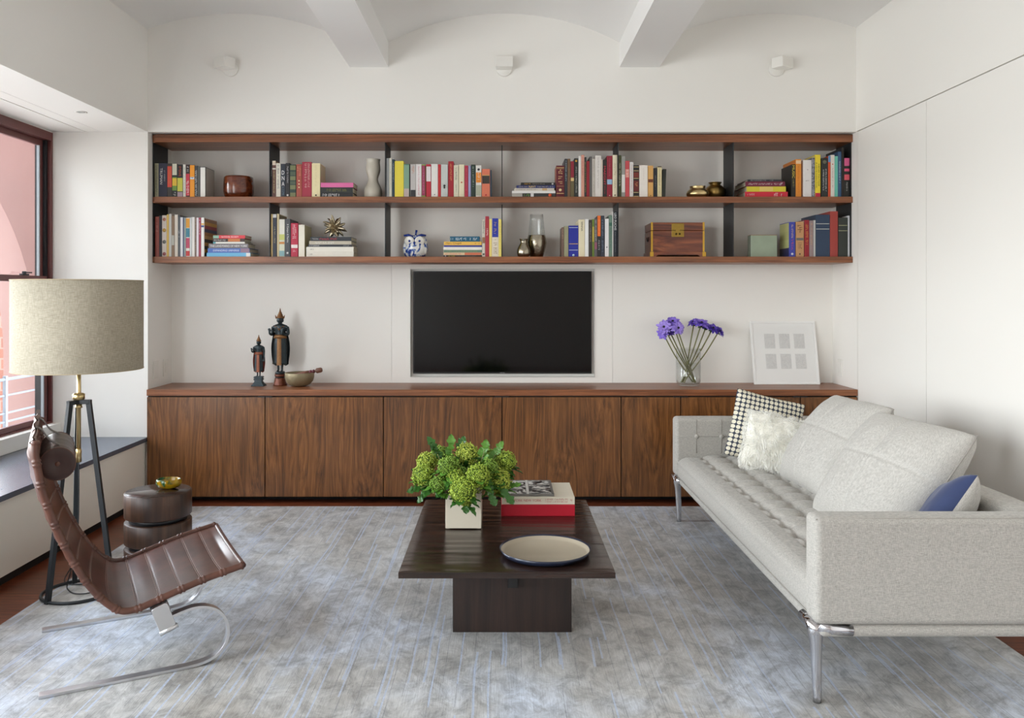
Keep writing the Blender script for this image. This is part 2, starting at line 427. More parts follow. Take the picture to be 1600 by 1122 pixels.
nm2 = ['at the window end of the shelves', 'between the lying blue stack and the upright row', 'beside the blue and white owl jar', 'beside the yellow spined books above the television', 'behind the row of tall thin books', 'beside the carved wooden chest', 'at the end of the shelves by the white doors']
for i, (a, b) in enumerate(PX):
    for lv, (z0, z1) in enumerate(((SHZ[1][1], SHZ[0][0]), (SHZ[2][1], SHZ[1][0]))):
        y0 = 5.50 if i != 3 else 5.60
        o = MB().box(a, b, y0, 5.74, z0, z1).build('shelf_support', mSteel)
        tag(o, 'dark steel upright plate %s, %s tier' % ((nm, nm2)[lv][i], ('upper', 'lower')[lv]), 'shelf support', 'steel uprights of the shelving')
# ------------------------------------------------------------------ credenza
cz = thing('credenza', 'long low walnut media cabinet running wall to wall under the television', 'cabinet', (0, 5.4, 0))
MB().box(-2.346, 2.343, 0, .419, .701, .742).build('countertop', mWalnutH, cz, .0015)
c = MB(); c.box(-2.346, 2.343, .024, .415, .036, .70); c.build('carcass', mDark, cz)
c = MB().box(-2.30, 2.30, .12, .40, -.01, .036); c.build('plinth', mDark, cz)
dx = [-2.346, -1.565, -.7845, -.002, .7825, 1.1763, 1.5694, 1.9638, 2.343]
for i in range(8):
    a, b = dx[i] + .003, dx[i + 1] - .003
    d = MB().box(a, b, 0, .022, .036, .692); d.build('door', mWalnutV, cz, .001)
for x in (-1.565, -.002, 1.1763, 1.9638):
    MB().box(x - .048, x + .048, -.007, .02, .6925, .6985).build('pull', mSteel, cz)
# ------------------------------------------------------------------ television
tv = thing('television', 'large black flat television set into the white wall between shelves and cabinet', 'television', (0, YN + .012, 1.17))
tx0, tx1, tz0, tz1 = -.636, .636, -.3645, .3655
MB().box(tx0, tx1, .002, .029, tz0, tz1).build('casing', M('black_plastic', (14, 14, 15), .35), tv, .002)
ms = M('glossy_black_screen', (5, 5, 6), .08, 0); ms.node_tree.nodes['Principled BSDF'].inputs['Specular IOR Level'].default_value = .3
MB().box(tx0 + .008, tx1 - .008, 0, .003, tz0 + .012, tz1 - .008).build('screen', ms, tv)
m = MB(); put_text(m, 'SAMSUNG', (0, -.0006, tz0 + .006), (1, 0, 0), (0, 0, 1), .034, .0052); m.build('logo', M('silver_lettering', (200, 200, 200), .4), tv)
f = MB()
for a, b, c_, d in ((RX0, RX1, RZ1 - .004, RZ1), (RX0, RX1, RZ0, RZ0 + .004), (RX0, RX0 + .004, RZ0, RZ1), (RX1 - .004, RX1, RZ0, RZ1)): f.box(a, b, YN - .004, YN + .11, c_, d)
struct('trim_screen_recess', f, M('grey_recess_trim', (214, 214, 210), .35, .1))
struct('wall_recess_back', MB().box(RX0, RX1, YN + .042, YN + .115, RZ0, RZ1), mPanel)
# ------------------------------------------------------------------ small fittings
mFit = paint('white_plastic', (238, 236, 230), .4)
def spot(x, z, ang, lab):
    s = thing('wall_spotlight', lab, 'light', (x, YB, z), 0, 'wall spotlights under the vaults')
    MB().lathe([(.052, 0), (.052, .012), (.048, .016)], 32, mat=Matrix.Rotation(R(90), 4, 'X')).build('mounting_disc', mFit, s)
    m = MB().prism(rrect(.112, .070, .006), .0, .085, plane='XZ'); o = m.build('lamp_head', mFit, s, .003, loc=(math.sin(R(ang)) * .085, -.014 - .085 * math.cos(R(ang)), .024), rot=(R(0), 0, R(ang)))
spot(-1.80, 2.865, -36, 'small white swivelling wall spotlight in the vault above the window')
spot(.012, 2.865, 0, 'small white wall spotlight centred in the middle vault above the television')
spot(1.815, 2.865, 36, 'small white swivelling wall spotlight in the vault by the white doors')
dl = thing('recessed_downlight', 'tiny white recessed downlight in the low ceiling above the window bench', 'light', (-2.49, 4.84, ZS))
MB().lathe([(.035, 0), (.035, -.003), (.026, -.003), (.022, .0)], 24, cap0=False).build('trim_ring', mFit, dl); MB().box(-.018, .018, -.018, .018, -.002, -.0005).build('lens', M('grey_lens', (150, 150, 145), .3), dl)
def plate(nmz, x, y, z, s, lab, n):
    p = thing('light_switch' if n else 'power_outlet', lab, 'switch' if n else 'outlet', (x, y, z), 0)
    MB().box(0, s * .007, -.038, .038, -.06, .06).build('cover_plate', mFit, p, .002)
    MB().box(s * .007, s * .011, -.017, .017, -.034, .034).build('rocker' if n else 'socket', mFit, p, .001)
plate('', XL, 5.545, .861, 1, 'white wall switch plate above the cabinet corner, nearer the window bench', 1)
plate('', XL, 5.71, .861, 1, 'white wall switch plate above the cabinet corner, deeper in the niche', 1)
plate('', XR, 5.68, .861, -1, 'white outlet plate on the niche side by the framed print', 0)
# ------------------------------------------------------------------ books
ZT = (SHZ[1][1] + .0003, SHZ[2][1] + .0003)
_lab = {}
CN = {}
def cmat(c, rough=.45): return M('book_cover_%d_%d_%d' % tuple(c), c, rough, 0, .05, 40)
def colour_name(s): return s
def book_mesh(w, h, d, c, opts, lying=False):
    """one book; standing: spine faces -Y, x across the spine, z up.  returns (cover, pages, details)"""
    t = min(.0025, w * .12)
    cv = MB()
    if not lying:
        cv.box(-w / 2, w / 2, 0, t, 0, h); cv.box(-w / 2, -w / 2 + t, t, d, 0, h); cv.box(w / 2 - t, w / 2, t, d, 0, h)
        pg = MB().box(-w / 2 + t, w / 2 - t, t, d - .004, .003, h - .003)
    else:
        cv.box(-w / 2, w / 2, 0, t, 0, h); cv.box(-w / 2, w / 2, t, d, 0, t); cv.box(-w / 2, w / 2, t, d, h - t, h)
        pg = MB().box(-w / 2 + .003, w / 2 - .003, t, d - .004, t, h - t)
    return cv, pg
def book(place, col, desc, x0, x1, z0, z1, yf, d, c, extras=(), side=None, tilt=0, lying=False, group=None):
    """extras: ('band',f0,f1,colour) a block of the spine between heights f0..f1 (0 = top); ('t',text,f0,f1,colour) ;
       ('b',f0,f1,colour) unreadable lettering; ('u',text,...) stacked upright letters"""
    w = x1 - x0; h = z1 - z0
    o = thing('book', '', 'book', ((x0 + x1) / 2, yf, z0), 0, group, rot=(0, R(tilt), 0))
    o['_p'] = place
    cv, pg = book_mesh(w, h, d, c, extras, lying)
    cv.build('cover', cmat(c), o, min(.0012, w * .1, h * .1), 1)
    pg.build('pages', mPages, o)
    e = .0004
    if side is not None:
        s = 1 if (x0 + x1) < 0 else -1
        m = MB(); a, b = sorted((s * w / 2, s * (w / 2 + e))); zc = 0
        cols = side if isinstance(side[0], (list, tuple)) else [side]
        mats = [cmat(q) for q in cols]; n = len(cols)
        for i in range(n): m.box(a, b, .008, d - .004, h * (.02 + .96 * (n - 1 - i) / n), h * (.02 + .96 * (n - i) / n), i)
        m.build('cover_print', mats, o)
    for k, ex in enumerate(extras):
        m = MB(); y = -e * (1.5 + .6 * k)
        if ex[0] == 'band':
            _, f0, f1, cc = ex
            if lying: m.box(-w / 2 + w * f0, -w / 2 + w * f1, -e * (1 + .3 * k), 0, h * .04, h * .96)
            else: m.box(-w / 2 + w * .04, w / 2 - w * .04, -e * (1 + .3 * k), 0, h * (1 - f1), h * (1 - f0))
            m.build('spine_label', cmat(cc), o)
        elif ex[0] == 'line':
            _, f0, cc = ex; m.box(-w / 2 + w * .03, w / 2 - w * .03, -e * 2, 0, h * (1 - f0) - .002, h * (1 - f0) + .002); m.build('spine_label', cmat(cc), o)
        elif ex[0] == 'dot':
            _, f0, rr, cc = ex
            cx, cz_ = (-w / 2 + w * f0, h / 2) if lying else (0, h * (1 - f0))
            m.lathe([(rr * min(w, h), 0), (rr * min(w, h), e)], 14, mat=Matrix.Translation((cx, -e * 2, cz_)) @ Matrix.Rotation(R(-90), 4, 'X')); m.build('spine_label', cmat(cc), o)
        elif ex[0] == 't':
            _, tx, f0, f1, cc, *r = ex; wf = r[0] if r else .55; off = r[1] if len(r) > 1 else 0
            if lying: put_text(m, tx, (-w / 2 + w * (f0 + f1) / 2, y - e, h / 2), (1, 0, 0), (0, 0, 1), w * (f1 - f0), h * wf)
            else: put_text(m, tx, (off * w, y - e, h * (1 - (f0 + f1) / 2)), (0, 0, -1), (1, 0, 0), h * (f1 - f0), w * wf)
            m.build('title', cmat(cc, .6), o)
        elif ex[0] == 'b':
            _, f0, f1, cc, *r = ex; wf = r[0] if r else .4; off = r[1] if len(r) > 1 else 0
            if lying: put_bars(m, (-w / 2 + w * (f0 + f1) / 2, y - e, h / 2), (1, 0, 0), (0, 0, 1), w * (f1 - f0), h * wf, seed=k + int(x0 * 999))
            else: put_bars(m, (off * w, y - e, h * (1 - (f0 + f1) / 2)), (0, 0, -1), (1, 0, 0), h * (f1 - f0), w * wf, seed=k + int(x0 * 999))
            if m.v: m.build('title', cmat(cc, .6), o)
        elif ex[0] == 'u':
            _, tx, f0, f1, cc = ex; n = len(tx)
            for i, ch in enumerate(tx):
                fc = f0 + (f1 - f0) * (i + .5) / n; put_text(m, ch, (0, y - e, h * (1 - fc)), (1, 0, 0), (0, 0, 1), w * .55, h * (f1 - f0) / n * .72)
            m.build('title', cmat(cc, .6), o)
    return o
def row(place, group, lv, items, yf=5.515, dflt=.17, xmin=-9, xmax=9):
    made = []; px_prev = xmin
    for it in items:
        a, b, top, c, col, desc = it[:6]; o = dict(it[6]) if len(it) > 6 else {}
        y = o.get('yf', yf) ; d = o.get('d', dflt)
        x0 = (a - 785) * y / 1280; x1 = (b - 785) * y / 1280
        x0 = max(x0, px_prev + .0004); x1 = min(max(x1, x0 + .004), xmax)
        zt = 1.37 + (460 - top) * y / 1280
        tl = o.get('tilt', 0)
        if tl: x1 -= .002
        ob = book(place, col, desc, x0, x1, ZT[lv], zt, y, min(d, YN - y - .004), c, o.get('ex', ()), o.get('side'), tl, group=group)
        px_prev = x1 + (math.tan(R(tl)) * 0 if tl else 0); made.append((ob, col, desc))
    for i, (ob, col, desc) in enumerate(made):
        p = made[i - 1][1] if i else None; n = made[i + 1][1] if i < len(made) - 1 else None
        if p and n: c_ = ['%s %s between the %s and %s ones, %s' % (col, desc, p, n, place), '%s %s just after the %s one, %s' % (col, desc, p, place)]
        elif n: c_ = ['%s %s ending the row beside the %s one, %s' % (col, desc, n, place), '%s %s beside the %s one, %s' % (col, desc, n, place)]
        else: c_ = ['%s %s ending the row beside the %s one, %s' % (col, desc, p, place), '%s %s beside the %s one, %s' % (col, desc, p, place)]
        s = next((q for q in c_ if len(q.split()) <= 16), c_[-1])
        ob['label'] = s; del ob['_p']
def pile(place, group, z, items, yf=5.515, dflt=.19):
    """items bottom up: (x0,x1,ytop,ybot,colour,name,desc,opts)"""
    made = []; zc = z
    for it in items:
        a, b, top, c, col, desc = it[:6]; o = dict(it[6]) if len(it) > 6 else {}
        y = o.get('yf', yf); x0 = (a - 785) * y / 1280; x1 = (b - 785) * y / 1280
        zt = max(1.37 + (460 - top) * y / 1280, zc + .006)
        ob = book(place, col, desc, x0, x1, zc, zt, y, o.get('d', dflt), c, o.get('ex', ()), None, 0, True, group); zc = zt + .0003
        made.append((ob, col, desc))
    n = len(made)
    for i, (ob, col, desc) in enumerate(made):
        if i == n - 1: s = '%s %s lying on top of the pile %s' % (col, desc, place)
        elif i == 0: s = '%s %s lying lowest in the pile %s' % (col, desc, place)
        else: s = '%s %s lying between the %s and %s ones, pile %s' % (col, desc, made[i - 1][1], made[i + 1][1], place)
        if len(s.split()) > 15: s = '%s %s over the %s one, pile %s' % (col, desc, made[i - 1][1], place)
        ob['label'] = s; del ob['_p']
    return zc
B = 'book'
row('row by the wooden bowl', 'books standing on the upper shelf by the wooden bowl', 0, [
 (241.5, 247.6, 255.2, (150, 146, 118), 'olive grey', B, {'ex': [('b', .05, .95, (70, 75, 70), .5)]}),
 (247.8, 261, 255.2, (36, 39, 62), 'navy', B, {'ex': [('t', 'TRUMAN', .14, .62, (225, 225, 220), .3, -.18), ('b', .2, .55, (190, 190, 190), .16, .2)]}),
 (261.3, 268.7, 255.6, (58, 54, 50), 'orange labelled', B, {'ex': [('band', .08, .7, (222, 82, 64)), ('b', .15, .62, (200, 130, 60), .4)]}),
 (269, 276.6, 255.8, (34, 40, 42), 'green patterned', B, {'ex': [('band', .0, .34, (216, 216, 196)), ('band', .4, .8, (110, 150, 60)), ('band', .43, .66, (232, 196, 60)), ('b', .82, .98, (220, 220, 215), .5)]}),
 (276.9, 285.6, 257, (28, 28, 30), 'lime labelled', B, {'ex': [('b', .03, .4, (215, 95, 60), .4), ('band', .41, .82, (208, 206, 80)), ('band', .84, .99, (170, 150, 160))]}),
 (285.9, 290.1, 256.7, (228, 226, 215), 'white', B, {'ex': [('b', .1, .9, (110, 150, 120), .4)]}),
 (290.4, 296.4, 257.3, (45, 25, 30), 'pink and black', B, {'ex': [('band', .28, .95, (205, 52, 72)), ('b', .03, .25, (225, 225, 215), .5), ('t', 'Fit Fire', .5, .95, (240, 235, 230), .5)][:2] + [('b', .5, .95, (240, 235, 230), .6)]}),
 (296.7, 303.8, 257.9, (242, 158, 38), 'orange', B, {'ex': [('band', .37, .44, (215, 225, 235)), ('b', .38, .43, (30, 50, 110), .7)]}),
 (304.2, 308.5, 259, (62, 62, 64), 'speckled grey', B, {'ex': [('b', .15, .98, (215, 215, 215), .7)]}),
 (308.8, 312.6, 260, (82, 86, 84), 'plain grey', B),
 (312.9, 321, 260.6, (38, 36, 36), 'black edged white', B, {'ex': [('band', .02, .99, (238, 236, 230))], 'side': (172, 164, 154)}),
], xmin=-2.3430)
row('row below the wooden bowl', 'books standing on the lower shelf at the window end', 1, [
 (242.2, 248.6, 338.5, (142, 68, 58), 'brick red', B, {'ex': [('b', .15, .4, (190, 130, 120), .5)]}),
 (248.9, 252.9, 337, (28, 32, 42), 'black', B),
 (253.2, 260.2, 336.5, (216, 206, 196), 'ring patterned', B, {'ex': [('dot', .1, .38, (190, 130, 110)), ('dot', .36, .42, (205, 165, 90)), ('dot', .64, .42, (130, 130, 125)), ('dot', .93, .4, (165, 100, 105))]}),
 (260.5, 263.6, 335, (222, 186, 92), 'ochre', B),
 (263.9, 267.8, 334, (204, 204, 198), 'silver', B),
 (268.1, 272.4, 336.6, (140, 114, 90), 'tan', B, {'ex': [('band', .48, .72, (190, 190, 180))]}),
 (272.8, 277.8, 335.3, (222, 214, 202), 'ivory', B),
 (278.1, 281.4, 336.5, (84, 88, 94), 'slate', B, {'ex': [('b', .35, .55, (220, 220, 220), .5)]}),
 (281.7, 285.6, 339.5, (228, 228, 232), 'white', B),
 (285.8, 287.5, 339.2, (78, 88, 122), 'blue grey', B),
 (287.7, 290.2, 340, (150, 162, 160), 'pale grey green', B),
 (290.5, 296.5, 340, (232, 228, 222), 'checkered', B, {'ex': [('band', .02, .26, (226, 160, 50)), ('band', .27, .5, (60, 130, 150)), ('band', .52, .78, (190, 70, 100)), ('band', .85, .98, (200, 50, 50))]}),
 (296.8, 299.6, 339.5, (212, 216, 216), 'slim white', B),
 (300, 304, 339, (230, 226, 222), 'bright white', B),
 (304.2, 306.7, 339.6, (128, 108, 100), 'mottled brown', B, {'ex': [('b', .05, .9, (200, 180, 150), .6)]}),
 (307, 310.3, 340, (232, 226, 232), 'pale lilac', B),
 (310.5, 314, 340, (162, 48, 76), 'crimson', B, {'ex': [('b', .05, .45, (235, 215, 220), .5)]}),
 (314.3, 318.9, 339.8, (236, 234, 230), 'striped jacket', B, {'d': .25, 'ex': [('band', .15, .19, (226, 178, 96)), ('band', .2, .25, (62, 84, 140))], 'side': [(150, 118, 84), (196, 150, 60), (150, 50, 60), (50, 56, 90), (170, 120, 60), (200, 160, 100), (40, 34, 36), (188, 140, 80), (36, 34, 40), (190, 140, 60), (36, 34, 40)]}),
], xmin=-2.3430)
pile('beside the striped jacket book', 'books lying in the pile beside the striped jacket book', ZT[1], [
 (322.8, 391.5, 395, (112, 186, 226), 'light blue', B, {'ex': [('band', .9, .99, (235, 235, 232))], 'd': .21}),
 (324.6, 390, 388, (76, 112, 190), 'royal blue', B, {'ex': [('band', .78, .99, (150, 120, 140)), ('t', 'EXPANDING UNIVERSE', .13, .75, (225, 232, 245), .45)], 'd': .2}),
 (326, 388, 380.8, (122, 116, 120), 'grey', B, {'ex': [('t', 'THE LANDMARKS OF NEW YORK', .04, .97, (240, 240, 240), .45)], 'd': .16}),
 (333, 382.5, 377.8, (232, 230, 224), 'white', B, {'ex': [('band', 0, .08, (80, 160, 170))]}),
 (332.5, 382, 372.8, (58, 36, 34), 'dark brown', B, {'ex': [('b', .04, .45, (230, 225, 220), .5), ('band', .48, .86, (205, 120, 60))], 'd': .15}),
 (333, 383, 367.6, (226, 62, 74), 'scarlet', B, {'ex': [('band', 0, .18, (130, 170, 150)), ('t', 'NATIONAL SECURITY', .26, .8, (250, 235, 235), .5)], 'd': .15}),
])
row('row by the white vase', 'books standing on the upper shelf near the white vase', 0, [
 (422.8, 425.2, 254, (30, 32, 34), 'slim black', B, {'ex': [('b', .05, .4, (190, 190, 190), .5)]}),
 (425.4, 431, 251.2, (104, 66, 56), 'brown and cream', B, {'ex': [('band', 0, .12, (225, 210, 190)), ('band', .2, .24, (230, 225, 215)), ('b', .27, .9, (220, 205, 150), .4)], 'side': (176, 156, 116)}),
 (431.3, 438.4, 255, (226, 222, 208), 'white', B, {'ex': [('b', .05, .78, (110, 116, 120), .45)]}),
 (438.8, 446, 256, (38, 46, 60), 'blue black', B, {'ex': [('u', 'DNA', .18, .68, (245, 245, 245)), ('b', .7, .95, (110, 150, 170), .3)]}),
 (446.3, 452.6, 254.8, (32, 30, 34), 'jet black', B, {'ex': [('b', .1, .6, (205, 200, 205), .4), ('dot', .94, .25, (240, 240, 240))]}),
 (453, 462.3, 257, (40, 62, 56), 'dark green gilt', B, {'ex': [('band', .03, .17, (120, 124, 84)), ('band', .22, .33, (76, 92, 72)), ('band', .36, .48, (120, 124, 84)), ('band', .52, .6, (76, 92, 72)), ('band', .63, .76, (120, 124, 84)), ('band', .86, .98, (120, 124, 84))]}),
 (463, 471.6, 256.6, (168, 78, 62), 'terracotta', B, {'ex': [('b', .03, .42, (210, 140, 110), .7), ('dot', .5, .14, (240, 220, 180)), ('dot', .6, .14, (240, 220, 180)), ('dot', .7, .14, (240, 220, 180))]}),
 (472, 486.7, 253, (166, 38, 64), 'wine red', B, {'ex': [('b', .05, .75, (232, 205, 195), .2, .2), ('b', .05, .75, (232, 205, 195), .22, -.12), ('b', .9, .96, (240, 220, 200), .5)]}),
 (487.2, 500, 255, (236, 224, 178), 'butter cream', B, {'ex': [('b', .05, .7, (210, 196, 150), .15), ('dot', .94, .1, (60, 55, 50))], 'side': (200, 184, 146)}),
], xmin=-1.5597)
pile('beside the white vase', 'books lying beside the white vase', ZT[0], [
 (500.8, 551.3, 301.2, (28, 28, 32), 'black', B, {'ex': [('b', .07, .6, (240, 240, 240), .6)], 'd': .16}),
 (500.8, 551.3, 292.8, (36, 40, 38), 'dark speckled', B, {'ex': [('b', .2, .85, (130, 130, 60), .5)], 'd': .16}),
 (501, 552, 285.5, (226, 112, 168), 'pink', B, {'d': .17}),
])
row('row below the white vase', 'books standing on the lower shelf near the spiky ornament', 1, [
 (423.4, 426, 334.5, (214, 186, 130), 'straw', B),
 (426.3, 432, 334.8, (40, 48, 66), 'navy and white', B, {'ex': [('band', 0, .08, (226, 226, 226)), ('b', .3, .7, (210, 200, 150), .4)]}),
 (432.8, 436, 334.2, (206, 190, 150), 'sand', B, {'side': (120, 104, 70), 'd': .2}),
 (436.2, 444.8, 342.7, (210, 212, 190), 'landscape', B, {'ex': [('band', .0, .4, (226, 224, 214)), ('band', .4, .55, (196, 200, 110)), ('band', .6, .66, (196, 130, 60)), ('band', .84, .98, (130, 170, 176))]}),
 (445.2, 453.6, 342.2, (66, 68, 74), 'charcoal', B, {'ex': [('t', 'Il Corpo di Parma', .14, .62, (235, 235, 235), .4), ('dot', .9, .2, (240, 240, 240))], 'd': .22}),
 (454.6, 465.4, 348.6, (186, 32, 66), 'raspberry', B, {'ex': [('b', .05, .5, (235, 200, 205), .5), ('band', .64, .74, (232, 222, 220)), ('b', .8, .92, (235, 200, 205), .4)]}),
 (466.6, 475.8, 351, (234, 228, 212), 'ivory', B, {'side': (186, 176, 132), 'd': .2}),
], xmin=-1.5597)
zst = pile('under the spiky ornament', 'books lying under the spiky metal ornament', ZT[1], [
 (478.6, 552.6, 393.4, (232, 228, 216), 'lower white', B, {'ex': [('b', .08, .16, (110, 110, 105), .3)], 'd': .17}),
 (478.6, 552.4, 385.7, (234, 230, 218), 'upper white', B, {'ex': [('b', .08, .16, (110, 110, 105), .3)], 'd': .17}),
 (481.5, 550, 382.2, (40, 44, 54), 'slim black', B, {'ex': [('b', .03, .27, (240, 240, 240), .5), ('b', .8, .95, (200, 200, 200), .4)], 'd': .2}),
 (483, 549, 376.6, (196, 188, 170), 'beige', B, {'ex': [('b', .15, .62, (240, 240, 238), .55)], 'd': .2}),
 (485, 549, 370.2, (38, 42, 50), 'black red lettered', B, {'ex': [('b', .22, .66, (215, 70, 80), .5), ('b', .05, .2, (190, 190, 190), .4)], 'd': .21}),
])
row('row after the white vase', 'books standing on the upper shelf beyond the white vase', 0, [
 (603, 607.6, 247, (166, 170, 172), 'silver grey', B, {'d': .22}),
 (608, 612.2, 247, (222, 220, 204), 'ivory', B, {'ex': [('b', .1, .8, (150, 150, 135), .3)], 'd': .22}),
 (612.6, 616.4, 249, (22, 58, 74), 'dark teal', B, {'ex': [('b', .1, .6, (220, 225, 225), .4)], 'd': .22}),
 (616.8, 630.6, 251.6, (238, 220, 74), 'yellow', B, {'ex': [('b', .42, .46, (150, 140, 60), .6), ('b', .56, .58, (150, 140, 60), .6)]}),
 (631, 639.3, 256.4, (132, 168, 144), 'mint green', B, {'ex': [('band', .74, .99, (196, 180, 176)), ('band', .0, .03, (80, 130, 110))]}),
 (639.6, 641, 256.4, (24, 30, 30), 'thin black', B),
 (641.3, 649.6, 256.4, (196, 192, 190), 'grey', B, {'ex': [('b', .06, .32, (205, 140, 100), .5), ('band', .78, .99, (48, 48, 54))]}),
 (650, 658.4, 256.4, (234, 230, 228), 'white pink lettered', B, {'ex': [('b', .07, .95, (206, 100, 120), .28)]}),
 (658.8, 664.6, 257, (134, 172, 70), 'magenta and green', B, {'ex': [('band', .03, .95, (158, 48, 88)), ('b', .07, .9, (220, 170, 190), .3)]}),
 (665.8, 673.3, 256.6, (188, 36, 58), 'red and white', B, {'ex': [('band', .07, .52, (230, 222, 222))]}),
 (673.9, 684.1, 256, (234, 231, 226), 'broad white', B, {'ex': [('dot', .92, .08, (120, 120, 120))]}),
 (684.5, 688.7, 256.8, (196, 40, 50), 'scarlet', B, {'ex': [('b', .1, .8, (220, 120, 90), .3)]}),
 (689.1, 699.6, 256.8, (200, 204, 202), 'silver', B, {'ex': [('band', .58, .72, (190, 194, 192)), ('dot', .65, .17, (30, 32, 32)), ('dot', .71, .14, (30, 32, 32))]}),
 (700.4, 708.7, 252, (164, 26, 42), 'tall red', B, {'ex': [('b', .07, .56, (232, 170, 110), .35)]}),
 (709, 716.4, 258, (222, 218, 194), 'cream', B, {'ex': [('b', .08, .5, (90, 92, 84), .4), ('b', .55, .85, (110, 112, 104), .3)]}),
 (717.1, 725.4, 256.8, (232, 222, 190), 'butter', B, {'ex': [('dot', .55, .14, (206, 90, 50))]}),
 (725.9, 731.3, 258.6, (180, 42, 70), 'crimson', B, {'ex': [('b', .1, .8, (225, 150, 150), .3)]}),
 (731.7, 735.6, 258.6, (158, 158, 196), 'lavender', B),
 (736, 743, 257.2, (40, 58, 50), 'forest green', B, {'ex': [('b', .06, .7, (190, 205, 190), .35)]}),
 (743.5, 752.2, 258.4, (228, 226, 220), 'white and orange', B, {'ex': [('band', .22, .54, (232, 140, 40)), ('b', .24, .52, (250, 240, 220), .4), ('band', .62, .95, (176, 180, 160)), ('dot', .13, .22, (50, 50, 60))]}),
 (753, 765.4, 264, (222, 122, 92), 'salmon', B, {'ex': [('band', .22, .52, (58, 52, 44)), ('line', .225, (220, 180, 110)), ('dot', .92, .1, (200, 30, 50))]}),
 (765.7, 768, 265.6, (44, 62, 78), 'steel blue', B),
], xmin=-.7826)
pile('beside the blue and white owl', 'books lying between the owl and the centre', ZT[1], [
 (693, 753, 398.8, (32, 34, 32), 'black', B, {'ex': [('dot', .05, .35, (200, 210, 230)), ('b', .13, .3, (200, 196, 60), .6), ('b', .36, .85, (120, 140, 150), .35)]}),
 (693, 753, 394.6, (228, 200, 160), 'orange and cream', B, {'ex': [('band', .55, .98, (216, 120, 86)), ('b', .04, .5, (226, 140, 130), .6)]}),
 (693.6, 752.6, 390.6, (108, 138, 120), 'sage', B, {'ex': [('b', .1, .9, (170, 180, 110), .4)]}),
 (692.6, 753, 386, (236, 232, 224), 'white', B),
 (693.6, 752.6, 383.2, (64, 68, 148), 'violet', B, {'ex': [('b', .08, .6, (120, 126, 190), .4)]}),
 (693.6, 752.6, 377.6, (236, 188, 84), 'amber', B, {'ex': [('t', 'Marc Chagall', .05, .46, (130, 90, 30), .62), ('b', .82, .96, (130, 90, 30), .3)]}),
 (703, 749.2, 369.4, (20, 92, 122), 'teal', B, {'ex': [('b', .03, .15, (220, 235, 240), .4), ('b', .2, .95, (226, 238, 242), .5)]}),
])
row('beside the pile by the owl', 'books standing at the centre of the lower shelf', 1, [
 (753.4, 757.9, 342.4, (206, 200, 186), 'cream', B, {'ex': [('b', .05, .4, (50, 50, 50), .5), ('band', .48, .64, (150, 110, 80)), ('dot', .93, .3, (60, 60, 60))], 'd': .15}),
 (758.3, 764, 338, (172, 48, 62), 'tall crimson', B, {'ex': [('b', .3, .5, (240, 225, 220), .5)]}),
 (764.5, 768.4, 342.6, (238, 214, 124), 'pale yellow', B),
 (768.7, 778.9, 341.2, (226, 216, 196), 'blue topped', B, {'ex': [('band', 0, .49, (36, 52, 160)), ('b', .1, .42, (214, 186, 120), .4), ('b', .55, .95, (160, 140, 110), .6)]}),
 (779.2, 783.4, 342.4, (240, 222, 118), 'bright yellow', B, {'ex': [('b', .1, .8, (190, 150, 50), .3)]}),
], xmax=-.0065)
pile('beside the maroon gilt book', 'books lying beside the maroon gilt book', ZT[0], [
 (799.8, 868, 302, (54, 54, 54), 'black and grey', B, {'ex': [('band', .0, .24, (170, 166, 158)), ('b', .28, .42, (130, 180, 80), .6), ('band', .43, .5, (225, 225, 225)), ('dot', .875, .42, (226, 96, 50))]}),
 (800, 868, 298, (232, 230, 226), 'white', B),
 (803.6, 866, 294, (208, 200, 186), 'patterned cream', B, {'ex': [('b', .05, .6, (130, 130, 150), .5), ('band', .7, .82, (196, 160, 110))]}),
 (807, 867.6, 289.6, (36, 46, 104), 'navy', B, {'ex': [('t', 'NAVY', .32, .5, (230, 200, 120), .8), ('b', .06, .3, (200, 190, 150), .4), ('b', .54, .96, (200, 190, 150), .4)]}),
 (814, 867.6, 285.2, (34, 32, 32), 'black', B, {'ex': [('b', .1, .3, (220, 170, 70), .5), ('b', .34, .7, (180, 170, 150), .35), ('dot', .92, .35, (210, 210, 210))]}),
])
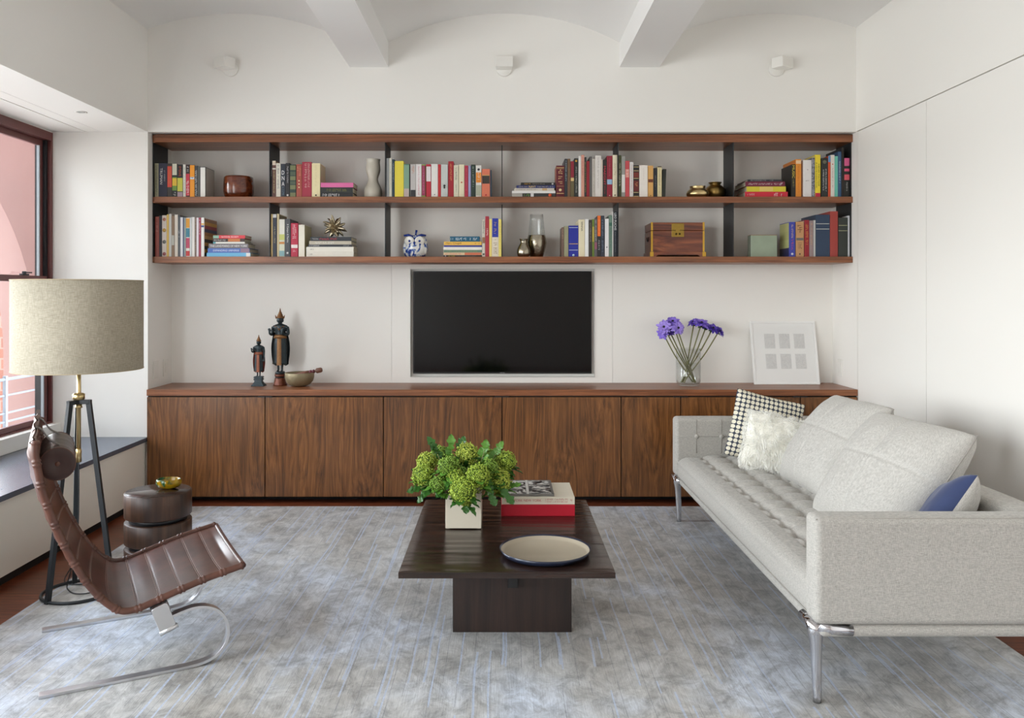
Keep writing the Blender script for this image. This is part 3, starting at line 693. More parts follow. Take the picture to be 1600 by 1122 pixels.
row('row above the metal vases', 'tall books on the upper shelf above the television corner', 0, [
 (869.2, 881.8, 258.6, (94, 24, 36), 'maroon gilt', B, {'ex': [('line', .07, (214, 180, 120)), ('band', .1, .66, (160, 120, 84)), ('band', .115, .645, (98, 26, 38)), ('b', .13, .63, (220, 184, 130), .5), ('dot', .77, .18, (226, 200, 150)), ('line', .88, (214, 180, 120)), ('b', .91, .95, (214, 180, 120), .6)], 'side': (170, 90, 60)}),
 (882.3, 886.6, 248, (46, 48, 54), 'slate', B, {'ex': [('b', .05, .6, (190, 200, 205), .45)], 'd': .23}),
 (886.9, 891.2, 248, (118, 88, 62), 'brown', B),
 (891.6, 897, 252, (104, 94, 62), 'maroon topped olive', B, {'ex': [('band', 0, .45, (138, 30, 50)), ('band', .46, .55, (220, 190, 130))]}),
 (897.3, 903.6, 247.3, (34, 40, 38), 'black moon', B, {'ex': [('dot', .07, .28, (220, 170, 70)), ('b', .22, .9, (205, 205, 195), .35)]}),
 (903.9, 908, 244, (232, 230, 226), 'white', B),
 (908.2, 913, 242, (214, 154, 134), 'rose', B, {'ex': [('b', .05, .5, (170, 80, 110), .4)]}),
 (913.3, 916.3, 245.5, (44, 48, 50), 'black speckled', B, {'ex': [('b', .1, .9, (180, 170, 90), .6)]}),
 (916.6, 921, 251.5, (150, 32, 44), 'dark red', B),
 (921.3, 925, 244.6, (94, 92, 90), 'grey', B, {'d': .23}),
 (925.3, 929.8, 248, (202, 196, 186), 'stone', B, {'ex': [('b', .05, .95, (140, 132, 124), .35)]}),
 (930.1, 939.4, 243, (226, 222, 216), 'broad white', B, {'ex': [('b', .05, .8, (180, 174, 170), .3)], 'd': .24}),
 (939.7, 941.5, 248.6, (230, 214, 200), 'thin cream', B),
 (941.8, 948, 249.6, (44, 44, 42), 'black red lettered', B, {'ex': [('t', 'MAEGHT', .17, .68, (212, 50, 70), .5), ('b', .7, .92, (170, 50, 60), .4)]}),
 (948.3, 956.8, 243.5, (146, 30, 52), 'maroon blue labelled', B, {'ex': [('b', .06, .5, (200, 130, 140), .2), ('band', .57, .69, (150, 186, 214)), ('dot', .96, .1, (230, 200, 190))], 'd': .24}),
 (957.2, 965.0, 242, (234, 226, 196), 'cream', B, {'ex': [('b', .2, .8, (170, 150, 90), .35), ('dot', .95, .14, (90, 80, 60))]}),
], xmax=.7735)
row('upper shelf by brass jars', 'books on the upper shelf toward the brass jars', 0, [
 (966.2, 970.9, 242.4, (76, 84, 46), 'moss green', B, {'ex': [('b', .18, .75, (226, 226, 210), .5)]}),
 (971.2, 976.8, 244, (158, 158, 152), 'grey and white', B, {'ex': [('band', .45, .88, (228, 226, 222))]}),
 (977.1, 983.5, 251.3, (202, 78, 84), 'coral', B, {'ex': [('band', .23, .46, (226, 150, 140)), ('b', .25, .44, (245, 235, 225), .5)]}),
 (983.9, 989.5, 253.2, (224, 220, 216), 'white red lettered', B, {'ex': [('b', .08, .9, (190, 90, 90), .3)]}),
 (989.8, 998.5, 258.4, (34, 32, 30), 'black maroon gilt', B, {'ex': [('band', .22, .38, (120, 46, 36)), ('band', .48, .82, (104, 34, 32)), ('line', .05, (200, 180, 130)), ('line', .17, (200, 180, 130)), ('line', .41, (200, 180, 130)), ('line', .85, (200, 180, 130)), ('line', .97, (200, 180, 130)), ('b', .5, .7, (216, 150, 90), .5)]}),
 (999, 1011.9, 258, (238, 231, 222), 'thick white', B, {'ex': [('b', .1, .5, (214, 200, 190), .12)]}),
 (1012.6, 1020.7, 258.8, (216, 166, 96), 'tan', B, {'ex': [('band', .43, .53, (110, 54, 30)), ('dot', .95, .1, (60, 40, 30))]}),
 (1021.2, 1026.9, 262.6, (36, 38, 44), 'blue black', B, {'ex': [('b', .25, .75, (150, 150, 150), .3)]}),
 (1027.3, 1034, 259.6, (224, 210, 164), 'parchment', B, {'ex': [('band', 0, .04, (96, 88, 78)), ('b', .08, .9, (160, 140, 100), .35)]}),
 (1034.4, 1040.0, 264, (34, 38, 30), 'green black leaning', B, {'tilt': 2.2}),
], xmin=.7806)
row('lower shelf by the vases', 'books on the lower shelf beside the vases', 1, [
 (877.6, 881, 355.2, (112, 88, 76), 'brown', B, {'ex': [('b', .05, .4, (210, 180, 150), .5)]}),
 (881.4, 888, 353.4, (150, 148, 118), 'sage', B, {'side': (220, 216, 200)}),
 (888.6, 903.6, 352.5, (30, 42, 150), 'bright blue', B, {'ex': [('line', .065, (180, 190, 210)), ('b', .18, .24, (110, 160, 220), .6), ('b', .3, .37, (110, 160, 220), .6), ('line', .585, (210, 170, 90)), ('b', .62, .67, (100, 170, 220), .6), ('line', .785, (180, 190, 210)), ('dot', .95, .12, (200, 230, 245))]}),
 (904, 913.6, 343, (226, 216, 184), 'cream black lettered', B, {'ex': [('t', 'SENNA', .06, .31, (40, 36, 34), .28, .05)], 'd': .25}),
 (914, 919.6, 342.2, (236, 236, 234), 'white', B),
 (919.9, 925, 343.5, (62, 54, 50), 'dark brown', B, {'ex': [('b', .08, .6, (180, 170, 160), .35)]}),
 (925.3, 928.6, 342.5, (104, 124, 48), 'leaf green', B, {'ex': [('band', .2, .6, (178, 160, 70))]}),
 (928.9, 933, 341.6, (98, 94, 98), 'grey mottled', B, {'ex': [('b', .05, .6, (190, 190, 180), .6), ('band', .62, .8, (150, 90, 110))]}),
 (933.4, 938.6, 337, (38, 38, 42), 'orange topped black', B, {'ex': [('band', 0, .5, (232, 110, 34)), ('b', .1, .45, (250, 180, 120), .3), ('b', .58, .85, (220, 220, 220), .45)]}),
 (939, 944.2, 337, (44, 52, 66), 'dark slate', B, {'ex': [('b', .1, .9, (140, 155, 175), .45)]}),
 (945.2, 951.2, 341.6, (230, 228, 228), 'pearl white', B, {'ex': [('dot', .75, .15, (50, 50, 60))], 'd': .24}),
 (951.5, 956.6, 336.2, (106, 132, 118), 'pale green', B, {'ex': [('band', .18, .26, (50, 96, 80)), ('b', .3, .85, (50, 80, 70), .4)], 'd': .25}),
 (956.8, 958.2, 331.5, (222, 220, 216), 'thin white', B, {'d': .25}),
 (958.4, 965.2, 330.8, (42, 46, 54), 'tall black', B, {'ex': [('t', 'LEO FUCHS', .03, .41, (240, 240, 240), .55), ('b', .45, .9, (150, 156, 160), .2)]}),
], xmax=.7735)
pile('by the black and orange books', 'books lying beside the brass jar bay', ZT[0], [
 (1164, 1231, 299.6, (206, 36, 58), 'red', B, {'ex': [('b', .06, .26, (240, 200, 200), .4), ('t', 'stiletto', .68, .88, (250, 235, 235), .5)][:1] + [('b', .68, .88, (250, 235, 235), .6)], 'd': .2}),
 (1166.6, 1228, 291.4, (214, 200, 54), 'yellow', B, {'ex': [('band', .33, .67, (226, 200, 110))], 'd': .2}),
 (1164.6, 1226.6, 283.6, (112, 28, 56), 'burgundy', B, {'ex': [('b', .08, .84, (222, 200, 205), .35), ('b', .86, .97, (240, 230, 235), .55)], 'd': .25}),
 (1168, 1222, 280.4, (38, 42, 52), 'slim navy', B, {'ex': [('b', .08, .55, (190, 195, 200), .5), ('b', .65, .75, (190, 195, 200), .4)], 'd': .25}),
])
row('upper shelf near white doors', 'books on the upper shelf at the white door end', 0, [
 (1236.6, 1243, 257, (34, 32, 28), 'black yellow lettered', B, {'ex': [('t', 'MUSIC', .03, .42, (222, 200, 70), .6), ('b', .45, .72, (170, 160, 90), .4)], 'd': .2, 'side': (30, 30, 26)}),
 (1243.4, 1252, 248.7, (226, 142, 44), 'orange', B, {'ex': [('band', .03, .12, (236, 200, 160)), ('b', .18, .9, (200, 100, 30), .25)], 'd': .25, 'side': [(226, 130, 40), (220, 190, 110), (60, 50, 40)]}),
 (1255, 1268, 250, (228, 224, 222), 'thick white', B, {'ex': [('b', .25, .3, (150, 140, 140), .4), ('b', .4, .43, (150, 140, 140), .5), ('b', .55, .6, (150, 140, 140), .4)], 'd': .14}),
 (1268.4, 1273.2, 246.6, (120, 122, 130), 'grey photographic', B, {'ex': [('b', .02, .98, (226, 228, 235), .9), ('b', .0, .9, (40, 40, 44), .6, .1)]}),
 (1273.6, 1282, 241.6, (240, 216, 52), 'yellow', B, {'ex': [('t', 'HENRI MATISSE', .22, .74, (50, 60, 40), .28, .2), ('t', 'A RETROSPECTIVE', .18, .78, (50, 60, 40), .2, -.25), ('band', .9, 1, (200, 30, 70))], 'd': .25, 'side': (232, 220, 150)}),
 (1283.4, 1293.6, 247, (40, 44, 42), 'black white lettered', B, {'ex': [('dot', .1, .3, (110, 110, 90)), ('b', .3, .85, (235, 235, 235), .2, -.18), ('b', .28, .86, (235, 235, 235), .2, .2)]}),
 (1294, 1297.7, 243.6, (214, 82, 44), 'orange red', B, {'ex': [('band', 0, .15, (90, 150, 200))]}),
 (1298, 1304, 242, (228, 222, 212), 'ivory', B, {'ex': [('dot', .22, .16, (200, 80, 40)), ('b', .3, .8, (150, 120, 110), .3)]}),
 (1304.3, 1309.2, 244, (112, 196, 178), 'turquoise', B),
 (1309.5, 1314.6, 237, (58, 92, 130), 'steel blue', B, {'ex': [('b', .2, .7, (225, 230, 235), .4)], 'd': .25}),
 (1315.2, 1318.6, 230.5, (40, 32, 28), 'dark brown', B, {'d': .27, 'side': (22, 28, 44)}),
 (1319, 1327.6, 247, (38, 40, 36), 'black and pink', B, {'ex': [('band', 0, .2, (226, 100, 150)), ('band', .27, .34, (232, 90, 130)), ('band', .42, .56, (232, 96, 110)), ('b', .62, .86, (210, 210, 205), .3)]}),
], xmax=2.3375)
row('lower shelf near white doors', 'books on the lower shelf at the white door end', 1, [
 (1233.2, 1242.6, 346.8, (58, 66, 160), 'blue', B, {'ex': [('b', .08, .5, (226, 190, 140), .3), ('b', .5, .82, (226, 80, 60), .35), ('dot', .92, .2, (220, 220, 235))], 'd': .19, 'side': [(196, 196, 130), (190, 190, 124), (196, 200, 136), (40, 44, 90)]}),
 (1243.6, 1256, 346.6, (192, 144, 98), 'tan', B, {'ex': [('band', .46, .53, (96, 96, 92)), ('b', .1, .4, (120, 80, 50), .6), ('b', .6, .82, (130, 90, 56), .5), ('dot', .92, .1, (60, 44, 36))], 'side': (226, 190, 110)}),
 (1257, 1264.3, 343.8, (150, 22, 36), 'red gold lettered', B, {'ex': [('b', .12, .7, (226, 160, 80), .5)], 'side': (232, 224, 200)}),
 (1264.7, 1271, 344.6, (150, 130, 130), 'mauve grey', B, {'ex': [('b', .08, .72, (210, 170, 130), .45)]}),
 (1271.3, 1274.2, 344, (186, 186, 182), 'pale grey', B),
 (1274.6, 1296.6, 335.5, (40, 60, 86), 'broad navy', 'binder book', {'ex': [('line', .215, (196, 200, 196)), ('line', .34, (196, 200, 196))], 'd': .27}),
 (1297, 1309.2, 330.2, (162, 62, 54), 'brick red', B, {'d': .27}),
 (1310, 1324.6, 340, (48, 54, 48), 'dark green', 'binder book', {'ex': [('line', .2, (170, 170, 130)), ('line', .335, (170, 170, 130))]}),
 (1325, 1327.8, 337, (228, 230, 234), 'thin white', B, {'d': .1}),
], xmax=2.3375)
# ------------------------------------------------------------------ objects on the shelves
def PX3(px, py, d): return ((px - 785) * d / 1280, d, 1.37 + (460 - py) * d / 1280)
def vessel(name, lab, cat, px, yb, d, prof, mat, n=40, parent_parts=None, z=None, wall=.004):
    """prof: (radius px, y px) from bottom to top, outer side; hollow inside"""
    s = d / 1280; zb = z
    pr = [(r * s, (yb - y) * s) for r, y in prof]
    inner = [(max(r - wall, .002), h + (wall if i == 0 else 0)) for i, (r, h) in enumerate(pr)][::-1]
    m = MB().lathe(pr + inner, n)
    o = m.build(name, mat); o.location = ((px - 785) * s, d, zb); tag(o, lab, cat); return o
mBowlWood = wood('polished_bowl_wood', (50, 20, 8), (104, 48, 24), (140, 72, 38), 'X', .15, 38, coat=.5)
vessel('wooden_bowl', 'glossy reddish-brown wooden bowl on the upper shelf beside an upright steel plate', 'bowl', 373, 306, 5.63,
       [(18, 306), (21, 303), (22.8, 295), (23, 285), (22.3, 275), (21.8, 272), (20.5, 271.2)], mBowlWood, z=ZT[0])
vessel('ceramic_vase', 'waisted white ceramic vase on the upper shelf', 'vase', 583, 306.5, 5.6,
       [(12, 306.5), (13.5, 304), (14.1, 298), (13.6, 292), (11, 286), (8.5, 281), (7.5, 276), (8.6, 271), (10.6, 266), (11.3, 262), (11, 256), (10.3, 251), (10.9, 246.5), (11.6, 245.2), (10.8, 245)], M('cream_glazed_ceramic', (200, 194, 180), .3), z=ZT[0], wall=.005)
mOldBrass = M('aged_brass', (170, 142, 84), .35, 1.0, .2, 30)
vessel('brass_bowl', 'low squat brass bowl on the upper shelf before the brass jar', 'bowl', 1090, 307.5, 5.58,
       [(11, 307.5), (15, 306), (17.3, 302.5), (17.5, 300), (16, 296.5), (13, 294), (11.5, 292), (12, 289.5), (12.4, 289)], M('polished_brass', (222, 198, 146), .28, 1.0, .1), z=ZT[0], wall=.003)
vessel('brass_jar', 'round brown brass jar with flared lip on the upper shelf', 'jar', 1117.3, 307.5, 5.70,
       [(8, 307.5), (12, 305), (15, 300), (16, 295), (15, 290), (11.5, 286), (8.3, 284), (8, 282.5), (10, 280.3), (10.5, 279.7)], mOldBrass, z=ZT[0], wall=.003)
mPew = M('hammered_pewter', (168, 160, 142), .25, 1.0, .15, 60, .4, 90, .003)
vessel('metal_vase', 'small silvery pot-bellied metal vase beside the tall glass one', 'vase', 818.3, 402, 5.56,
       [(7, 402), (9.5, 400), (10.5, 396), (10.4, 391), (8.6, 386), (5.6, 381), (5, 379), (5.6, 376), (6.8, 374), (7, 373.6)], mPew, z=ZT[1], wall=.002)
gv = thing('glass_vase', 'tall clear glass vase with a silvery textured metal base', 'vase', ((838.5 - 785) * 5.66 / 1280, 5.66, ZT[1]))
s = 5.66 / 1280
MB().lathe([(r * s, (402 - y) * s) for r, y in [(10, 402), (11.5, 395), (14, 386), (15.3, 379), (14.8, 373), (13.2, 367)]], 40, cap1=False).build('metal_base', mPew, gv)
MB().lathe([(r * s, (402 - y) * s) for r, y in [(13.3, 367.5), (12.2, 357), (10.8, 344), (10.2, 334), (9.9, 334), (10.5, 344), (11.9, 357), (13, 367.5)]], 40, cap0=False, cap1=False).build('glass_body', clear_glass('vase_glass', (.975, .985, .985), 1.8), gv)
# spiky metal ornament
sp = MB(); rr = random.Random(3); pts = []
N = 26
for i in range(N):
    z = 1 - 2 * (i + .5) / N; a = i * 2.39996 + .3; r = math.sqrt(1 - z * z); pts.append(Vector((r * math.cos(a), r * math.sin(a), z)))
sp.ball((0, 0, 0), .032, 16, 10)
for p in pts:
    L = .074 + rr.random() * .012; bend = Vector((rr.uniform(-1, 1), rr.uniform(-1, 1), rr.uniform(-1, 1))) * .01
    sp.tube(spline([p * .022, p * .045, p * (L - .012) + bend * .4, p * L + bend], 3), [.0145, .0135, .0125, .0115, .0105, .009, .008, .006, .004, .0015][:10], 8)
o = sp.build('spiky_ornament', M('aged_silver', (188, 176, 150), .3, 1.0, .2, 30)); o.location = ((523 - 785) * 5.6 / 1280, 5.60, zst + .071)
o.rotation_euler = (.3, .2, .5); tag(o, 'spiky silvery metal urchin ornament sitting on a pile of books', 'ornament')
# wooden chest
mRose = wood('rosewood', (66, 26, 16), (112, 54, 32), (150, 84, 48), 'X', .3, 34, flow=14, coat=.3)
mGold = M('yellow_brass_trim', (200, 160, 70), .35, 1.0)
cx0, cx1 = (1017.5 - 785) * 5.52 / 1280, (1100.5 - 785) * 5.52 / 1280
ch = thing('wooden_chest', 'carved rosewood chest with brass corners and square brass lock plate on the lower shelf', 'chest', ((cx0 + cx1) / 2, 5.52, ZT[1]))
w = (cx1 - cx0) / 2
MB().box(-w, w, 0, .25, .034, .176).build('body', mRose, ch, .002)
MB().box(-w, w, 0, .25, .178, .232).build('lid', mRose, ch, .003)
bp = [(-w - .008, 0), (-w + .03, 0), (-w + .045, .012), (w - .045, .012), (w - .03, 0), (w + .008, 0), (w + .008, .034), (-w - .008, .034)]
MB().prism(bp, -.008, .255).build('plinth', mRose, ch, .001)
for s in (-1, 1):
    a, b = sorted((s * (w + .0015), s * (w - .011))); m = MB().box(a, b, -.0015, .012, .036, .175).box(a, b, -.0015, .012, .179, .2335); m.build('corner_trim', mGold, ch)
    a, b = sorted((s * (w + .0095), s * (w - .014))); MB().box(a, b, -.0095, .006, .003, .033).build('corner_trim', mGold, ch)
lk = MB().box(-.042, .042, -.004, 0, .179, .225).box(-.042, .042, -.004, 0, .134, .177).box(-.012, .012, -.007, -.004, .165, .19).build('lock_plate', M('dull_brass_plate', (160, 132, 66), .4, 1.0, .15, 60), ch, .001)
for s in (-1, 1): MB().lathe([(.007, 0), (.007, .003), (.003, .006)], 14, mat=Matrix.Translation((s * .012, -.004, .154)) @ Matrix.Rotation(R(90), 4, 'X')).build('rivet', M('dark_brass', (90, 76, 40), .4, 1.0), lk)
m = MB().tube([(-w - .003, .12 + .03 * math.cos(a), .14 - .03 * math.sin(a)) for a in [PI * i / 8 for i in range(9)]], .003, 6); m.build('handle', mSteel, ch)
# sage box
sb = MB().box(-.089, .089, 0, .075, 0, .149); o = sb.build('ceramic_box', M('sage_glaze', (150, 164, 142), .2, 0, .12, 14), None, .003); o.location = ((1193.8 - 785) * 5.56 / 1280, 5.56, ZT[1])
tag(o, 'square pale sage green box standing alone on the lower shelf', 'box')
m = MB().box(-.0885, .0885, .001, .074, .1488, .1512); q = m.build('rim', M('brown_rim', (150, 92, 50), .4), o)
# owl jar
t = NT('blue_and_white_glaze'); v = t.coords((1, 1, 1), False)
n = t.noise(v, 22, 3, .6, 1.5)
t.link(t.ramp(n, [(.40, srgb((22, 48, 130))), (.47, srgb((90, 126, 190))), (.52, srgb((226, 228, 226))), (.8, srgb((236, 236, 232)))]), t.b.inputs['Base Color']); t.set(Roughness=.12); mDelft = t.m
mBlueG = M('cobalt_glaze', (30, 56, 140), .12); mWhiteG = M('white_glaze', (232, 230, 222), .15)
ow = thing('owl_jar', 'blue and white painted ceramic owl jar on the lower shelf', 'jar', ((649.5 - 785) * 5.62 / 1280, 5.62, ZT[1]))
MB().lathe([(.062, 0), (.076, .012), (.085, .05), (.083, .09), (.074, .125), (.06, .145), (.03, .152)], 36).build('body', mDelft, ow)
for s in (-1, 1):
    MB().lathe([(.034, 0), (.034, .004), (.026, .008), (.012, .009)], 28, mat=Matrix.Translation((s * .034, -.068, .108)) @ Matrix.Rotation(R(100), 4, 'X') @ Matrix.Rotation(R(s * 14), 4, 'Y')).build('eye', mWhiteG, ow)
    MB().ball((s * .034 * 1.0, -.078, .108), .008, 10, 6).build('pupil', mBlueG, ow)
    MB().tube([(s * .01, -.06, .14), (s * .045, -.055, .150), (s * .074, -.045, .147)], [.006, .009, .007], 8).build('brow', mBlueG, ow)
    MB().ball((s * .068, -.03, .06), .03, 12, 8, sc=(.5, .8, 1.4)).build('wing', mDelft, ow)
MB().tube([(0, -.082, .10), (0, -.092, .09), (0, -.086, .078)], [.008, .007, .001], 8).build('beak', mBlueG, ow)
MB().tube([(0, 0, .148), (.002, 0, .165), (.006, 0, .188)], [.007, .006, .008], 8).build('lid_knob', mBlueG, ow)
# ------------------------------------------------------------------ rug
t = NT('silk_blue_grey_rug'); tc = t.n.new('ShaderNodeTexCoord'); V0 = tc.outputs['Object']
def mp(scale, loc=(0, 0, 0), rot=(0, 0, 0)):
    x = t.n.new('ShaderNodeMapping'); x.inputs['Scale'].default_value = scale; x.inputs['Location'].default_value = loc; x.inputs['Rotation'].default_value = rot
    t.link(V0, x.inputs[0]); return x.outputs[0]
big = t.noise(mp((1, .7, 1)), 1.5, 4, .6, .4); mid = t.noise(mp((1, .7, 1)), 11, 6, .78, .6); fine = t.noise(mp((26, 1.1, 1)), 9, 3, .6)
c = t.ramp(big, [(.34, srgb((160, 154, 145))), (.5, srgb((178, 176, 172))), (.64, srgb((192, 197, 205)))])
c = t.mix(1.0, c, t.ramp(mid, [(.36, (.60, .59, .58, 1)), (.5, (.98, .98, .98, 1)), (.62, (1.28, 1.29, 1.31, 1))]), 'MULTIPLY')
c = t.mix(.5, c, t.mix(1.0, c, t.ramp(fine, [(.3, (.72, .72, .74, 1)), (.6, (1.12, 1.12, 1.12, 1))]), 'MULTIPLY'))
def mathn(op, a, b=None, c_=None):
    x = t.n.new('ShaderNodeMath'); x.operation = op
    for i, v_ in enumerate((a, b, c_)):
        if v_ is None: continue
        if hasattr(v_, 'links'): t.link(v_, x.inputs[i])
        else: x.inputs[i].default_value = v_
    return x.outputs[0]
# carved blue lines running down the rug, each a few decimetres to metres long
sx = t.n.new('ShaderNodeSeparateXYZ'); wob = t.noise(mp((1.2, 1.0, 1)), 1.6, 3); t.link(V0, sx.inputs[0])
def lines(pitch, seed, width, thr):
    xx = mathn('ADD', mathn('MULTIPLY', sx.outputs[0], 1 / pitch), mathn('MULTIPLY', wob, .3)); xx = mathn('ADD', xx, seed)
    cell = mathn('FLOOR', xx); fr = mathn('FRACT', xx)
    wn_ = t.n.new('ShaderNodeTexWhiteNoise'); wn_.noise_dimensions = '1D'; t.link(cell, wn_.inputs['W'])
    d = mathn('ABSOLUTE', mathn('SUBTRACT', fr, mathn('MULTIPLY_ADD', wn_.outputs['Value'], .7, .15)))
    ln = mathn('LESS_THAN', d, width / pitch)
    cb = t.n.new('ShaderNodeCombineXYZ'); t.link(mathn('MULTIPLY', cell, 3.7), cb.inputs[0]); t.link(mathn('MULTIPLY', sx.outputs[1], .95), cb.inputs[1])
    ns = t.noise(cb.outputs[0], 1.3, 1); br_ = t.noise(mp((60, 60, 1)), 1.5, 2)
    return mathn('MULTIPLY', mathn('MULTIPLY', ln, mathn('GREATER_THAN', ns, thr)), mathn('MULTIPLY_ADD', br_, 1.4, .05))
l1 = lines(.085, .3, .0031, .46); l2 = lines(.14, .7, .0043, .47); l3 = lines(.05, .1, .0013, .46)
c = t.mix(mathn('MULTIPLY', l3, .55), c, srgb((78, 80, 88)))
c = t.mix(mathn('MINIMUM', mathn('MULTIPLY', mathn('ADD', l1, l2), .95), 1.0), c, srgb((182, 193, 213)))
t.link(c, t.b.inputs['Base Color']); t.set(Roughness=.46); t.b.inputs['Sheen Weight'].default_value = .35; t.b.inputs['Sheen Roughness'].default_value = .35; t.b.inputs['Sheen Tint'].default_value = (.85, .92, 1, 1)
hh = mathn('ADD', mathn('MULTIPLY', fine, .6), mathn('MULTIPLY', mathn('ADD', l1, l3), -.7)); t.bump(mathn('ADD', hh, mathn('MULTIPLY', mid, 1.4)), .5, .004)
mRug = t.m
rg = MB().box(-2.03, 2.03, -2.2, 2.2, -.0095, 0).build('rug', mRug, None, .004); rg.location = (-.055, 3.10, 0)
tag(rg, 'large blue-grey silk rug with broken blue lines under the seating', 'rug')
# ------------------------------------------------------------------ fabrics
def fabric(name, c1, c2, scale=420, bump=.35, rough=.9, mottled=.1):
    t = NT(name); v = t.coords((1, 1, 1), False)
    tc = t.n.new('ShaderNodeTexCoord')
    wa = t.new('ShaderNodeTexNoise'); wa.inputs['Scale'].default_value = scale; wa.inputs['Detail'].default_value = 1; t.link(v, wa.inputs['Vector'])
    m1 = t.n.new('ShaderNodeMapping'); m1.inputs['Scale'].default_value = (1, 1, .12); t.link(tc.outputs['Object'], m1.inputs[0]); a = t.noise(m1.outputs[0], scale, 1)
    m2 = t.n.new('ShaderNodeMapping'); m2.inputs['Scale'].default_value = (.12, .12, 1); t.link(tc.outputs['Object'], m2.inputs[0]); b = t.noise(m2.outputs[0], scale, 1)
    s = t.n.new('ShaderNodeMath'); s.operation = 'ADD'; t.link(a, s.inputs[0]); t.link(b, s.inputs[1])
    h = t.n.new('ShaderNodeMath'); h.operation = 'MULTIPLY_ADD'; t.link(s.outputs[0], h.inputs[0]); h.inputs[1].default_value = .33; k = t.n.new('ShaderNodeMath'); k.operation = 'MULTIPLY'; t.link(wa.outputs['Fac'], k.inputs[0]); k.inputs[1].default_value = .34; t.link(k.outputs[0], h.inputs[2])
    c = t.ramp(h.outputs[0], [(.40, srgb(c1)), (.60, srgb(c2))])
    t.link(c, t.b.inputs['Base Color']); t.set(Roughness=rough); t.b.inputs['Sheen Weight'].default_value = .15
    t.bump(h.outputs[0], bump, .0015); return t.m
mSofa = fabric('light_grey_wool_weave', (154, 151, 145), (192, 188, 181), 620, .2)
mSofaC = fabric('pale_grey_cushion_weave', (168, 165, 159), (202, 199, 193), 620, .12)
mPipe = M('grey_piping', (158, 154, 147), .9, 0, .1, 200)
mPolish = M('polished_aluminium', (212, 212, 216), .09, 1.0)
# ------------------------------------------------------------------ sofa
sf = thing('sofa', 'long pale grey tufted sofa with polished metal legs on the rug', 'sofa', (1.45, 3.85, 0))
def L(p): return Vector(p) - Vector((1.45, 3.85, 0))
def sbox(name, x0, x1, y0, y1, z0, z1, bev, mat=None, seg=4, parent=None):
    a = L((x0, y0, z0)); b = L((x1, y1, z1)); return MB().box(a.x, b.x, a.y, b.y, a.z, b.z).build(name, mat or mSofa, parent or sf, bev, seg)
sbox('arm', 1.028, 1.88, 2.69, 2.79, .279, .637, .024)
sbox('arm', 1.035, 1.88, 4.90, 5.0, .279, .632, .024)
sbox('backrest', 1.745, 1.88, 2.791, 4.899, .279, .632, .03)
sbox('seat_frame', 1.05, 1.86, 2.70, 4.99, .236, .278, .018)
# tufted seat cushion
SX0, SX1, SY0, SY1, STOP = 1.045, 1.743, 2.793, 4.897, .40
tx = [1.19 + .14 * i for i in range(5)]; ty = [SY0 + .075 + .1396 * i for i in range(15)]
def tuft(x, y):
    h = 0.0
    if x > tx[0] - .03:
        gx = min(abs(x - q) for q in tx); gy = min(abs(y - q) for q in ty)
        k = min(1, (x - tx[0] + .03) / .03)
        h -= 1.5 * k * (.007 * math.exp(-gx / .012) + .008 * math.exp(-gy / .014) + .004 * math.exp(-(gx / .03) ** 2) + .005 * math.exp(-(gy / .035) ** 2) + .020 * math.exp(-((gx * gx + gy * gy) / .0007)))
        h += .017 * k
        pass
    else: h += .004 * math.sin(PI * min(1, (x - SX0) / .14))
    return h
m = MB(); NX, NY = 100, 290; P = []
prof = []
for i in range(9): prof.append((SX0 + .004 - .004 * math.sin(PI * i / 8), .279 + (STOP - .045 - .279) * i / 8))
for i in range(1, 9): a = PI / 2 * i / 8; prof.append((SX0 + .045 - .045 * math.cos(a), STOP - .045 + .045 * math.sin(a)))
for i in range(1, NX): prof.append((SX0 + .045 + (SX1 - SX0 - .045) * i / (NX - 1), STOP))
for x, z in prof:
    row_ = []
    for j in range(NY + 1):
        y = SY0 + (SY1 - SY0) * j / NY; dz = tuft(x, y) if z >= STOP - 1e-6 else 0
        dz -= .012 * math.exp(-min(y - SY0, SY1 - y) / .02) if z > .38 else 0
        q = L((x, y, z + dz)); row_.append(q)
    P.append(row_)
m.grid(P)
a, b = L((SX0 + .01, SY0 + .001, .279)), L((SX1, SY1 - .001, STOP - .05)); m.box(a.x, b.x, a.y, b.y, a.z, b.z)
seat = m.build('seat_cushion', mSofa, sf)
m = MB()
for z_, x_ in ((.282, SX0 + .0015), (STOP - .004, SX0 + .09)): m.tube([L((x_, SY0 + .01 + (SY1 - SY0 - .02) * k / 40, z_)) for k in range(41)], .0028, 6)
m.build('piping', mPipe, seat)
k = 0
for x in tx:
    for y in ty:
        c0 = L((x, y, STOP - .042)); MB().ball(tuple(c0), .0095, 10, 6, sc=(1, 1, .5)).build('button', mSofa, seat)
for x in (1.16, 1.31, 1.46, 1.61):
    m = MB().tube([L((x, 4.8985, z)) for z in (.42, .5, .6, .622)], .002, 6).build('seam', mPipe, sf)
    MB().ball(tuple(L((x, 4.896, .52))), .0135, 12, 8, sc=(1, .6, 1)).build('button', mSofa, sf)
m = MB().tube([L((x, 4.8985, .52)) for x in (1.06, 1.3, 1.7)], .0018, 6).build('seam', mPipe, sf)
for (ya, xa, ztop) in ((2.70, 1.0, .637), (4.99, 1.035, .632)):
    pass
m = MB(); m.tube([L(q) for q in spline([(1.040, 2.702, .285), (1.038, 2.700, .45), (1.040, 2.702, .61), (1.058, 2.702, .627), (1.3, 2.700, .630), (1.86, 2.700, .630)], 8)], .0026, 6); m.build('piping', mPipe, sf)
